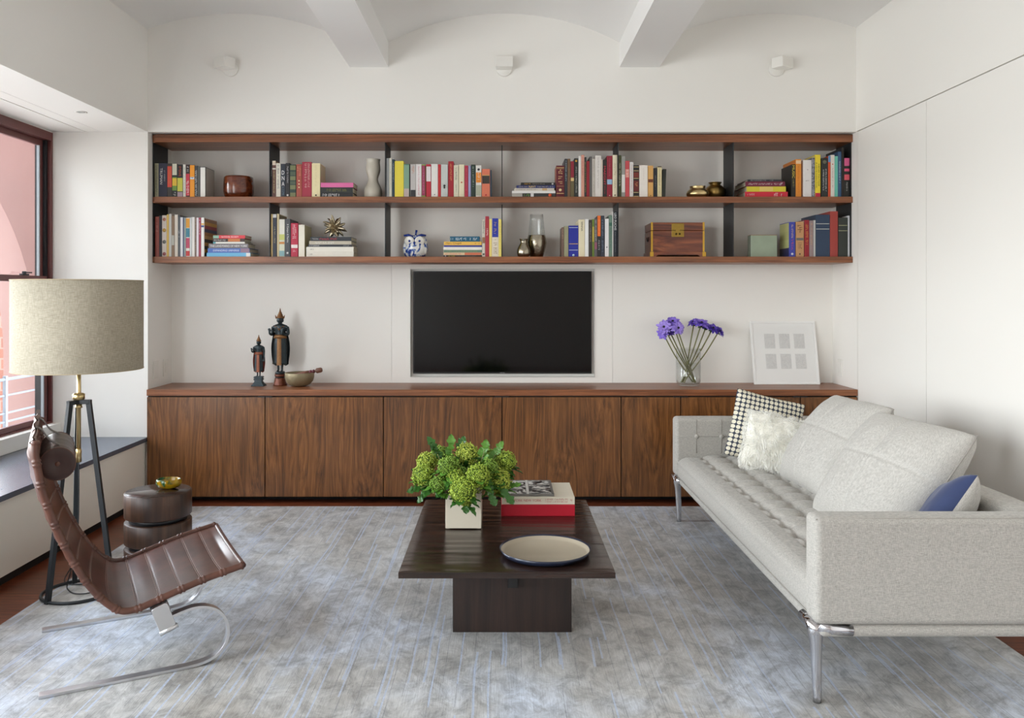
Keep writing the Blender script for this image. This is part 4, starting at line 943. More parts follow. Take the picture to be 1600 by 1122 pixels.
for (x, y, s) in ((1.058, 2.753, 1), (1.066, 4.945, -1), (1.83, 2.753, 1), (1.83, 4.945, -1)):
    c0 = L((x, y, 0)); m = MB(); dx_ = 1 if x < 1.4 else -1
    m.tube([c0 + Vector(q) for q in ((.0, 0, .0), (0, 0, .02), (-.003 * dx_, 0, .12), (-.006 * dx_, -.004 * s, .2), (-.008 * dx_, -.006 * s, .235), (-.010 * dx_, -.008 * s, .284))], [.0135, .0145, .017, .020, .026, .034], 16)
    m.tube([c0 + Vector(q) for q in ((-.006 * dx_, -.034 * s, .274), (.03 * dx_, -.036 * s, .260), (.10 * dx_, -.036 * s, .257))], [.021, .0205, .0205], 14)
    m.tube([c0 + Vector(q) for q in ((-.010 * dx_, -.02 * s, .272), (-.014 * dx_, .04 * s, .262), (-.012 * dx_, .09 * s, .258))], [.022, .0205, .0205], 14)
    m.build('leg', mPolish, sf)
# ------------------------------------------------------------------ cushions
def frame_mat(c, right, up):
    r = Vector(right).normalized(); u = Vector(up).normalized(); n = r.cross(u).normalized(); u = n.cross(r)
    return Matrix(((r.x, u.x, n.x, c[0]), (r.y, u.y, n.y, c[1]), (r.z, u.z, n.z, c[2]), (0, 0, 0, 1)))
def pillow(name, lab, w, h, t_, c, right, up, mats, pinch=.05, seams=False, wr=.004, n=56, mi=None, sag=0, extra=None, group=None, pw=(3.2, .55)):
    m = MB(); sd = hash(name) % 7 + w * 10; rnds = random.Random(lab); ox = rnds.random() * 9
    for s in (1, -1):
        P = []
        for i in range(n + 1):
            v = -1 + 2 * i / n; r_ = []
            for j in range(n + 1):
                u = -1 + 2 * j / n
                # rounded corners
                x = u * w / 2 * (1 - pinch * (1 - v * v)) ; y = v * h / 2 * (1 - pinch * (1 - u * u))
                cr_ = max(0, abs(u) + abs(v) - 1.8) * .12; x *= 1 - cr_; y *= 1 - cr_
                f = (max(0, 1 - abs(u) ** pw[0]) * max(0, 1 - abs(v) ** pw[0])) ** pw[1]
                z = t_ / 2 * f * (1 + sag * v * -.4)
                if seams: z -= .009 * f ** .3 * (math.exp(-((x) / .006) ** 2) + math.exp(-((y - h * .06) / .006) ** 2))
                ed = min(1, f * 3)
                z += ed * wr * 2 * (noise.noise(Vector((x * 9 + ox, y * 7, s * 2))) ) + ed * wr * (noise.noise(Vector((x * 22 + ox, y * 16, s * 3))))
                y2 = y - sag * .02 * (1 - u * u)
                r_.append((x, y2, s * z))
            P.append(r_)
        o0 = len(m.f); m.grid(P, flip=(s < 0))
        if mi:
            for q in range(o0, len(m.f)):
                vs_ = [m.v[k_] for k_ in m.f[q]]; m.mi[q] = mi(sum(v_[0] for v_ in vs_) / 4 / (w / 2), sum(v_[1] for v_ in vs_) / 4 / (h / 2), s)
    o = m.build(name, mats, None, weld=True); o.matrix_world = frame_mat(c, right, up); tag(o, lab, 'cushion', group)
    b = []
    for k_ in range(4):
        for i in range(16):
            q = -1 + 2 * i / 16; u, v = [(q, -1), (1, q), (-q, 1), (-1, -q)][k_]
            x = u * w / 2 * (1 - pinch * (1 - v * v)); y = v * h / 2 * (1 - pinch * (1 - u * u)); cr_ = max(0, abs(u) + abs(v) - 1.8) * .12
            b.append((x * (1 - cr_), y * (1 - cr_) - sag * .02 * (1 - u * u), 0))
    return o, b
def pipe(o, b, mat, r=.0032): MB().tube(b, r, 6, closed=True).build('piping', mat, o)
o, b = pillow('back_cushion', 'big pale grey back cushion farther along the sofa, nearer the walnut cabinet', .62, .54, .25, (1.655, 4.10, .615), (.03, -1, .02), (.585, .02, .811), mSofaC, .035, True, .004, 72, pw=(3.0, .5), group='large grey back cushions'); pipe(o, b, mPipe)
o, b = pillow('back_cushion', 'big pale grey back cushion leaning by the blue velvet pillow', .65, .56, .25, (1.60, 3.40, .610), (.13, -1, .0), (.585, .05, .811), mSofaC, .035, True, .004, 72, pw=(3.0, .5), group='large grey back cushions'); pipe(o, b, mPipe)
t = NT('dark_lattice_cotton'); v = t.coords((1, 1, 1), False)
vo = t.n.new('ShaderNodeTexVoronoi'); vo.voronoi_dimensions = '2D'; vo.inputs['Randomness'].default_value = 0; vo.inputs['Scale'].default_value = 38
m2 = t.n.new('ShaderNodeMapping'); m2.inputs['Rotation'].default_value = (0, 0, 0); t.link(v, m2.inputs[0]); t.link(m2.outputs[0], vo.inputs['Vector'])
t.link(t.ramp(vo.outputs['Distance'], [(.40, srgb((222, 216, 196))), (.46, srgb((52, 58, 72)))]), t.b.inputs['Base Color']); t.set(Roughness=.9)
pillow('throw_cushion', 'square cushion patterned with cream dots on a dark ground, against the far sofa arm', .405, .40, .12, (1.53, 4.78, .582), (.95, -.10, -.23), (.27, .15, .93), t.m, .05, False, .003)
mFur = M('ivory_sheepskin', (250, 247, 238), .85, 0, .06, 30)
fo, b = pillow('fur_cushion', 'shaggy ivory sheepskin cushion in front of the dotted one', .37, .34, .12, (1.50, 4.50, .548), (.93, -.22, -.20), (.20, .30, .92), mFur, .03)
fo.matrix_world = fo.matrix_world @ Matrix.Scale(.9, 4)
m = MB(); r = random.Random(11)
for i in range(11000):
    u = r.uniform(-1, 1); v_ = r.uniform(-1, 1); s = 1 if r.random() < .82 else -1
    if i % 4 == 0:
        k_ = r.choice((0, 1, 2, 3)); u, v_ = [(u, -1), (1, u), (u, 1), (-1, u)][k_]
    f = (max(0, 1 - abs(u) ** 3.2) * max(0, 1 - abs(v_) ** 3.2)) ** .55
    p = Vector((u * .185, v_ * .17, s * .06 * f * .97)); nn = Vector((u * .9 * (1.2 - f), v_ * .9 * (1.2 - f), s * (.25 + .6 * f))).normalized()
    cl = Vector((noise.noise(p * 18), noise.noise(p * 18 + Vector((5, 0, 0))) - .35, noise.noise(p * 18 + Vector((0, 7, 0)))))
    d_ = (nn + cl * 1.3 + Vector((r.uniform(-.3, .3), r.uniform(-.3, .3), r.uniform(-.3, .3)))).normalized(); Ln = r.uniform(.018, .036)
    sd_ = d_.cross(Vector((r.uniform(-1, 1), r.uniform(-1, 1), r.uniform(-1, 1)))).normalized() * .0011
    q = p + d_ * Ln * .55; e_ = p + (d_ + Vector((0, -.35, 0)) + cl * .5).normalized() * Ln
    m.add([p - sd_, p + sd_, q + sd_ * .8, q - sd_ * .8, e_], [(0, 1, 2, 3), (3, 2, 4)])
fur = m.build('fur', M('sheepskin_strands', (253, 251, 245), .7, 0, .05, 40), fo)
mBlueV = M('blue_velvet', (44, 58, 98), .8, 0, .2, 10, Sheen_Weight=.2)
pillow('throw_cushion', 'navy velvet and pale grey pillow tucked behind the near sofa arm', .36, .38, .15, (1.604, 3.01, .530), (-.29, -.88, .35), (.6, .1, .75), [mBlueV, mSofaC], .04, False, .003, mi=lambda u, v_, s: 0 if s > 0 else 1)
# ------------------------------------------------------------------ coffee table
mEbony = wood('dark_stained_oak', (24, 15, 11), (42, 27, 21), (62, 42, 33), 'X', .24, 26, bump=.2, coat=.15, flow=5)
tt = mEbony.node_tree
mEbV = wood('dark_stained_oak_panel', (28, 17, 13), (42, 27, 21), (54, 36, 29), 'Z', .5, 30)
ct = thing('coffee_table', 'low square coffee table of dark stained wood in the middle of the rug', 'table', (.0165, 3.505, 0))
m = MB(); NXs, NYs = 40, 120; P = []
for i in range(NYs + 1):
    y = -.53 + 1.06 * i / NYs
    P.append([(-.3945 + .789 * j / NXs, y, .36 + .0016 * noise.noise(Vector((-1 + j * .05, y * 26, 0))) + .0008 * noise.noise(Vector((j * .09, y * 60, 4)))) for j in range(NXs + 1)])
m.grid(P)
m.v = [(x, y, z if abs(x) < .39 and abs(y) < .526 else z - .002) for x, y, z in m.v]
vs = len(m.v)
m.add([(-.3945, -.53, .338), (.3945, -.53, .338), (.3945, .53, .338), (-.3945, .53, .338)], [(3, 2, 1, 0)])
def skirt(idx_top, z0=.338):
    for a, b in zip(idx_top[:-1], idx_top[1:]):
        A, B_ = m.v[a], m.v[b]; m.add([A, B_, (B_[0], B_[1], z0), (A[0], A[1], z0)], [(0, 1, 2, 3)])
n1_ = NXs + 1
skirt(list(range(0, n1_))); skirt(list(range(NYs * n1_, (NYs + 1) * n1_))[::-1]); skirt([i * n1_ for i in range(NYs, -1, -1)]); skirt([i * n1_ + NXs for i in range(NYs + 1)])
m.build('tabletop', mEbony, ct)
for y in (-.185, .135): MB().box(-.218, .264, y, y + .05, 0, .3375).build('base_panel', mEbV, ct, .002)
MB().box(.007, .044, -.186, .186, .198, .298).build('stretcher', mEbony, ct, .001)
MB().box(.005, .046, -.232, -.186, .196, .30).build('tenon_end', M('black_tenon', (18, 14, 13), .4), ct, .002)
# things on the table
ty_ = M('enamelled_tray_cream', (164, 153, 134), .25, 0, .05, 8)
tr = thing('round_tray', 'round shallow tray, taupe inside with dark blue-black rim, on the coffee table', 'tray', (.1665, 3.19, .361))
MB().lathe([(.002, .004), (.158, .004), (.166, .010), (.174, .022)], 72, cap0=True, cap1=False).build('inside', ty_, tr)
MB().lathe([(.155, 0), (.165, .003), (.172, .012), (.1775, .024), (.1745, .024), (.168, .0112), (.158, .0035), (.002, .003)], 72).build('outside', M('ink_blue_enamel', (34, 40, 58), .2), tr)
rb = thing('book', 'thick bright red book lying lowest of three on the coffee table', 'book', (.162, 3.726, .361))
cv, pg = book_mesh(.335, .051, .30, (190, 22, 44), (), True); cv.build('cover', M('red_cloth', (186, 16, 42), .5), rb, .001); pg.build('pages', mPages, rb)
rb2 = thing('book', 'cream book with red title lettering lying on the thick red book', 'book', (.163, 3.733, .4125))
cv, pg = book_mesh(.333, .033, .292, None, (), True); cv.build('cover', M('cream_jacket', (224, 216, 198), .45), rb2, .001); pg.build('pages', mPages, rb2)
m = MB(); put_text(m, 'NEW YORK NEW YORK', (-.068, -.0006, .0185), (1, 0, 0), (0, 0, 1), .165, .0115); m.build('title', M('red_lettering', (184, 86, 76), .6), rb2)
m = MB(); put_bars(m, (.085, -.0006, .023), (1, 0, 0), (0, 0, 1), .105, .008, seed=4); put_bars(m, (.085, -.0006, .0125), (1, 0, 0), (0, 0, 1), .105, .007, seed=9); put_bars(m, (.153, -.0006, .019), (1, 0, 0), (0, 0, 1), .012, .012, seed=2); m.build('subtitle', M('red_lettering', (184, 86, 76), .6), rb2)
rb3 = thing('book', 'slim book with black and white photographic cover, top of the three on the coffee table', 'book', (.115, 3.748, .446))
cv, pg = book_mesh(.245, .010, .285, None, (), True); cv.build('cover', M('dark_grey_jacket', (120, 118, 114), .3), rb3, .001); pg.build('pages', mPages, rb3)
t = NT('monochrome_photo_print'); v = t.coords((1, 1, 1), False); n = t.noise(v, 26, 4, .6, .8)
t.link(t.ramp(n, [(.42, srgb((30, 32, 36))), (.5, srgb((120, 120, 120))), (.56, srgb((214, 212, 206)))]), t.b.inputs['Base Color']); t.set(Roughness=.3)
m = MB()
for i in range(2):
    for j in range(3): a = -.105 + i * .115; b_ = .012 + j * .09; m.box(a, a + .10, b_, b_ + .075, .0101, .0106)
m.build('cover_photo', t.m, rb3)
m = MB().box(-.12, -.11, .006, .28, .0100, .0107).box(-.004, .008, .006, .28, .0100, .0107); m.build('cover_border', M('pale_print', (206, 204, 198), .4), rb3)
# square vase
mVase = M('cream_square_ceramic', (216, 207, 188), .3, 0, .03, 10)
vx, vy = -.168, 3.598
sv = MB().prism(rrect(.154, .154, .008), 0, .15, plane='XY'); sv = MB()
for w_, z0, z1 in ((.154, .0, .15),):
    sv.box(-.077, .077, -.077, -.070, 0, .15); sv.box(-.077, .077, .070, .077, 0, .15); sv.box(-.077, -.070, -.070, .070, 0, .15); sv.box(.070, .077, -.070, .070, 0, .15); sv.box(-.07, .07, -.07, .07, 0, .008)
o = sv.build('square_vase', mVase, None, .002); o.location = (vx, vy, .3635); tag(o, 'square cream ceramic vase holding green blooms on the coffee table', 'vase')
for sx_ in (-1, 1):
    for sy_ in (-1, 1): MB().box(sx_ * .066 - .006, sx_ * .066 + .006, sy_ * .066 - .006, sy_ * .066 + .006, -.002, 0).build('foot', mVase, o)
# ------------------------------------------------------------------ leather lounge chair
ang = math.atan2(.476, .88)
chx, chy = -1.576 - .476 * .31, 2.783 + .88 * .31
ch = thing('lounge_chair', 'low brown leather lounge chair with chrome cantilever frame and neck roll', 'chair', (chx, chy, 0), ang)
def leather(name, c1, c2, rough):
    t = NT(name); v = t.coords((1, 1, 1), False); n = t.noise(v, 9, 4, .6)
    t.link(t.ramp(n, [(.35, srgb(c1)), (.65, srgb(c2))]), t.b.inputs['Base Color']); t.set(Roughness=rough); t.bump(t.noise(v, 170, 3, .6), .12, .0012)
    t.b.inputs['Coat Weight'].default_value = .08; t.b.inputs['Coat Roughness'].default_value = .3; return t.m
mLea = leather('chestnut_leather', (66, 33, 26), (94, 52, 41), .32)
mLeaD = leather('dark_chestnut_leather', (46, 28, 25), (64, 40, 35), .36)
mLeaE = leather('brown_leather_binding', (76, 44, 33), (98, 60, 46), .42)
mSeam = M('pale_seam_leather', (128, 98, 88), .5)
PR = [(-.008, .872), (-.010, .83), (-.003, .78), (.010, .707), (.030, .639), (.055, .565), (.084, .49), (.110, .434), (.143, .372), (.178, .320), (.212, .280), (.250, .250), (.283, .243), (.320, .248), (.365, .262), (.42, .279), (.495, .302), (.555, .318), (.62, .332), (.676, .344)]
SPL = [Vector((a, 0, b)) for a, b in PR]; SPL = spline(SPL, 8)
ln_ = [0]
for a, b_ in zip(SPL[:-1], SPL[1:]): ln_.append(ln_[-1] + (b_ - a).length)
TOT = ln_[-1]
def prof_at(s):
    s = max(0, min(TOT, s)); i = 0
    while i < len(ln_) - 2 and ln_[i + 1] < s: i += 1
    f = (s - ln_[i]) / (ln_[i + 1] - ln_[i]); p = SPL[i].lerp(SPL[i + 1], f)
    a = SPL[max(0, i - 3)]; b_ = SPL[min(len(SPL) - 1, i + 4)]; tg = (b_ - a).normalized(); return p, tg, Vector((-tg.z, 0, tg.x))
NS = 15; seam = [TOT * (i + .0) / NS for i in range(NS + 1)]
def surf(s, w_, off=0):
    p, tg, nr = prof_at(s); ph = (s / TOT * NS) % 1; puff = .0028 * math.sin(PI * ph) ** .5
    q = w_ / .31; sag_ = .030 * (1 - q * q) * min(1, s / .12 + .3) * min(1, (TOT - s) / .05 + .35)
    return p + Vector((0, w_, 0)) + nr * (puff * (1 - q ** 6) - sag_ + off + .004)
for nm_, off, mt in (('seat_sling', 0, mLea),):
    m = MB(); NU, NW = 240, 36
    top_ = [[surf(TOT * i / NU, -.305 + .61 * j / NW) for j in range(NW + 1)] for i in range(NU + 1)]
    bot_ = [[surf(TOT * i / NU, -.305 + .61 * j / NW, -.014) for j in range(NW + 1)] for i in range(NU + 1)]
    m.grid(top_); m.grid(bot_, flip=True)
    m.grid([top_[0], bot_[0]]); m.grid([top_[-1], bot_[-1]])
    m.grid([[r_[0] for r_ in top_], [r_[0] for r_ in bot_]]); m.grid([[r_[-1] for r_ in top_], [r_[-1] for r_ in bot_]])
    sling = m.build(nm_, mt, ch, weld=True)
for k_ in range(1, NS):
    for d_ in (-.003, .003):
        MB().tube([surf(seam[k_] + d_, -.300 + .60 * j / 24, -.0005) for j in range(25)], .0014, 6).build('seam_welt', mSeam, sling)
for s_ in (-1, 1):
    pts, rs = [], []
    for i in range(0, 301):
        s = TOT * i / 300; p, tg, nr = prof_at(s); ph = (s / TOT * NS); dd = abs(ph - round(ph)) / NS * TOT
        pts.append(p + Vector((0, s_ * .309, 0))); rs.append(.0125 + .0035 * math.exp(-((dd - .006) / .004) ** 2) - .001 * math.exp(-(dd / .003) ** 2))
    MB().tube(pts, rs, 12).build('edge_binding', mLeaE, ch)
MB().tube([surf(TOT, -.309 + .618 * j / 24, -.005) for j in range(25)], .010, 10).build('front_binding', mLea, ch)
# upturned leather flap at the top of the back
m = MB()
for a_, b2 in ((-.30, .30),):
    F = []
    for i in range(7):
        z = .86 + .045 * i / 6; F.append([(-.012 - .006 * math.sin(i) - .004 * math.cos(j * 1.3), a_ + (b2 - a_) * j / 16, z - .022 * math.exp(-((j - 0) / 3.) ** 2) * i / 6) for j in range(17)])
    m.grid(F); m.grid([[(x - .006, y, z) for x, y, z in r_] for r_ in F], flip=True)
m.build('top_flap', M('worn_leather_edge', (132, 112, 104), .5, 0, .2, 30), ch)
# neck roll
hr = MB(); hx, hz, rr_ = .0565, .766, .0585; ys_ = (-.19, .19)
pf = []
for i in range(41):
    q = i / 40; y = -.19 + .38 * q; e_ = min(q, 1 - q) * 40
    pf.append((rr_ * (1 - .03 * math.exp(-(e_ / 1.2) ** 2)) + .0014 * math.sin(q * 60) * (noise.noise(Vector((q * 7, 0, 0))) + .5), y))
m = MB().lathe([(.002, -.186), (.010, -.188), (.04, -.1915), (.055, -.1905)] + pf + [(.055, .1905), (.04, .1915), (.010, .188), (.002, .186)], 48, mat=Matrix.Translation((hx, 0, hz)) @ Matrix.Rotation(R(-90), 4, 'X'))
nr_ = m.build('neck_roll', mLeaD, ch)
for s_ in (-1, 1): MB().ball((hx, s_ * .189, hz), .0085, 12, 8, sc=(1, .5, 1)).build('button', mLeaE, nr_)
for s_ in (-1, 1): MB().tube([(hx + (rr_ - .001) * math.cos(a), s_ * .1885, hz + (rr_ - .001) * math.sin(a)) for a in [2 * PI * k / 40 for k in range(40)]], .0022, 6, closed=True).build('roll_piping', mLeaE, nr_)
for y in (-.13, .13):
    F = []
    for p in spline([(hx + .005, 0, hz + rr_ + .001), (.03, 0, .845), (0, 0, .888), (-.024, 0, .88), (-.028, 0, .80), (-.026, 0, .72)], 5): F.append([(p.x, y - .017, p.z), (p.x, y + .017, p.z)])
    m = MB().grid(F); m.grid([[(a + .002, b, c + .002) for a, b, c in r_] for r_ in F], flip=True); m.build('roll_strap', mLeaD, ch)
# spring steel frame
ST = [(0, .0055), (.10, .0055), (.22, .0055), (.34, .0055), (.44, .0055), (.50, .007), (.548, .016), (.585, .036), (.610, .070), (.619, .112), (.608, .158), (.580, .194), (.545, .212), (.515, .218), (.485, .217), (.45, .209), (.41, .198)]
def strap(name, y, mat):
    pts = spline([(a, 0, b) for a, b in ST], 5); m = MB(); F = []
    for i, p in enumerate(pts):
        a = pts[max(0, i - 1)]; b = pts[min(len(pts) - 1, i + 1)]; tg = (b - a).normalized(); nr = Vector((-tg.z, 0, tg.x)) * .0052
        F.append([(p + nr + Vector((0, y - .018, 0))), (p + nr + Vector((0, y + .018, 0))), (p - nr + Vector((0, y + .018, 0))), (p - nr + Vector((0, y - .018, 0))), (p + nr + Vector((0, y - .018, 0)))])
    m.grid(F, smooth=False); m.add(F[0][:4], [(0, 1, 2, 3)]); m.add(F[-1][:4], [(3, 2, 1, 0)])
    m.build(name, mat, ch, .001, weld=True)
strap('spring_frame', -.31, mBrushed); strap('spring_frame', .31, mBrushed)
m = MB()
m.prism([(x, z - .030) for x, z in rrect(.058, .030, .008)], -.30, .30)
pf_ = rrect(.058, .094, .012)
m.prism(pf_, -.338, -.29); m.prism(pf_, .29, .338)
cb = m.build('cross_bar', mBrushed, ch, .002, loc=(.392, 0, .207), rot=(0, R(-20), 0))
for y in (-.339, .339): MB().tube([(-.032, y * .985, -.05), (.034, y * .985, -.05)], .009, 10).build('rolled_edge', mBrushed, cb)
for y in (-.30, .30):
    MB().box(-.03, .03, -.012, .012, 0, .04).build('seat_bracket', M('black_rubber', (24, 24, 25), .6), ch, .003, loc=(.385, y, .222), rot=(0, R(-15), 0))
    MB().box(-.15, .17, -.006, .006, -.005, .005).build('side_rail', mBrushed, ch, .001, loc=(.45, y * .97, .268), rot=(0, R(-15), 0))
# ------------------------------------------------------------------ floor lamp
lp = thing('floor_lamp', 'tripod floor lamp with big linen drum shade and brass stem by the window', 'lamp', (-1.946, 3.763, 0))
RL = .153
MB().tube([(RL * math.cos(a), RL * math.sin(a), .007) for a in [2 * PI * k / 64 for k in range(64)]], .0075, 8, closed=True).build('ring_base', mSteel, lp)
for k_, an in enumerate((244, 4, 124)):
    a = R(an); bx, by = RL * math.cos(a), RL * math.sin(a); txx, tyy = .045 * math.cos(a), .045 * math.sin(a)
    m = MB(); F = []
    for (x, y, z, w_) in ((bx, by, .0, .010), (txx, tyy, .872, .010), (txx, tyy, .885, .010)):
        e1 = Vector((math.cos(a), math.sin(a), 0)) * w_; e2 = Vector((-math.sin(a), math.cos(a), 0)) * w_; c0 = Vector((x, y, z))
        F.append([c0 + e1 + e2, c0 - e1 + e2, c0 - e1 - e2, c0 + e1 - e2, c0 + e1 + e2])
    m.grid(F, smooth=False); m.add(F[0][:4], [(0, 1, 2, 3)]); m.add(F[-1][:4], [(0, 1, 2, 3)]); m.build('leg', mSteel, lp, weld=True)
m = MB()
for an in (244, 4, 124): m.box(0, .05, -.011, .011, .866, .886, mat=Matrix.Rotation(R(an), 4, 'Z'))
m.build('hub_bracket', mSteel, lp, .002)
m = MB().lathe([(.02, .886), (.026, .889), (.026, .912), (.02, .916), (.01, .918)], 32); m.lathe([(.018, .850), (.014, .856), (.014, .866)], 24); m.build('hub', mBrass, lp)
MB().lathe([(.0095, .64), (.0095, 1.20)], 20).build('stem', mBrass, lp)
MB().lathe([(.012, .60), (.012, .655), (.0100, .660)], 20).build('stem_tip', mBrass, lp)
m = MB().tube(spline([(0, 0, .60), (0, 0, .45), (-.004, .0, .30), (-.03, .01, .17), (-.055, .03, .08), (-.08, .05, .02), (-.06, .02, .006), (.0, -.03, .006), (.06, -.02, .006), (.07, .05, .006), (.0, .09, .006), (-.12, .11, .006), (-.2, .3, .006), (-.3, .6, -.004)], 8), .0028, 8); m.build('cord', M('black_cable', (22, 24, 28), .5), lp)
def linen():
    t = NT('natural_linen_shade'); v = t.coords((1, 1, 1), False)
    m1 = t.n.new('ShaderNodeMapping'); m1.inputs['Scale'].default_value = (1, 1, .08); t.link(v, m1.inputs[0]); a = t.noise(m1.outputs[0], 620, 1)
    m2 = t.n.new('ShaderNodeMapping'); m2.inputs['Scale'].default_value = (.08, .08, 1); t.link(v, m2.inputs[0]); b = t.noise(m2.outputs[0], 620, 1)
    s = t.n.new('ShaderNodeMath'); s.operation = 'ADD'; t.link(a, s.inputs[0]); t.link(b, s.inputs[1]); h = t.n.new('ShaderNodeMath'); h.operation = 'MULTIPLY'; h.inputs[1].default_value = .5; t.link(s.outputs[0], h.inputs[0])
    c = t.ramp(h.outputs[0], [(.36, srgb((160, 151, 132))), (.64, srgb((192, 183, 164)))]); t.link(c, t.b.inputs['Base Color']); t.set(Roughness=.9); t.bump(h.outputs[0], .3, .001)
    tl = t.n.new('ShaderNodeBsdfTranslucent'); t.link(c, tl.inputs[0]); mx = t.n.new('ShaderNodeMixShader'); mx.inputs[0].default_value = .22
    t.link(t.b.outputs[0], mx.inputs[1]); t.link(tl.outputs[0], mx.inputs[2]); t.link(mx.outputs[0], t.out.inputs[0]); return t.m
sh = MB().lathe([(.2735, 1.025), (.2735, 1.435), (.2715, 1.435), (.2715, 1.025), (.2735, 1.025)], 96, cap0=False, cap1=False).build('shade', linen(), lp)
m = MB()
for z in (1.026, 1.434): m.tube([(.2735 * math.cos(a), .2735 * math.sin(a), z) for a in [2 * PI * k / 72 for k in range(72)]], .002, 6, closed=True)
m.build('shade_trim', M('linen_edge', (176, 160, 130), .8), sh)
m = MB()
for k_ in range(3): a = R(120 * k_ + 30); m.tube([(0, 0, 1.19), (.272 * math.cos(a), .272 * math.sin(a), 1.40)], .002, 6)
m.build('shade_spider', mBrass, sh)
MB().lathe([(.012, 1.19), (.018, 1.20), (.03, 1.25), (.02, 1.29), (.003, 1.30)], 20).build('bulb', M('frosted_bulb', (235, 232, 225), .3), lp)
# ------------------------------------------------------------------ side table with glass bowl
mStump = wood('dark_walnut_stump', (40, 25, 17), (64, 42, 30), (84, 58, 43), 'Z', .45, 30)
st = thing('side_table', 'round dark wood drum side table of stacked discs beside the leather chair', 'table', (-1.722, 4.10, 0))
RT = .158; zz = [(.268, .388), (.139, .245), (.0, .116)]
for a, b_ in zz: MB().lathe([(RT - .004, a), (RT, a + .004), (RT, b_ - .004), (RT - .004, b_)], 72).build('drum', mStump, st)
for a, b_ in ((.116, .139), (.245, .268)): MB().lathe([(RT - .022, a), (RT - .022, b_)], 48).build('recessed_disc', M('blackened_disc', (24, 26, 30), .35), st)
MB().lathe([(RT - .005, .388), (RT - .006, .3895)], 72).build('top_inlay', M('dark_polished_top', (50, 36, 30), .18, 0, .2, 12), st)
t = NT('amber_and_green_glass'); v = t.coords((1, 1, 1), False); n = t.noise(v, 14, 2, .5, .5)
t.link(t.ramp(n, [(.42, srgb((24, 110, 52))), (.52, srgb((214, 160, 20))), (.62, srgb((240, 200, 40)))]), t.b.inputs['Base Color']); t.set(Roughness=.04); t.b.inputs['Transmission Weight'].default_value = .55; t.b.inputs['IOR'].default_value = 1.45
o = MB().lathe([(.03, 0), (.05, .006), (.064, .024), (.061, .044), (.057, .047), (.053, .044), (.054, .026), (.044, .014), (.004, .012)], 48, sq=.8).build('glass_bowl', t.m); o.location = (-1.69, 4.15, .3895)
tag(o, 'small thick amber and green glass bowl on the drum side table', 'bowl')
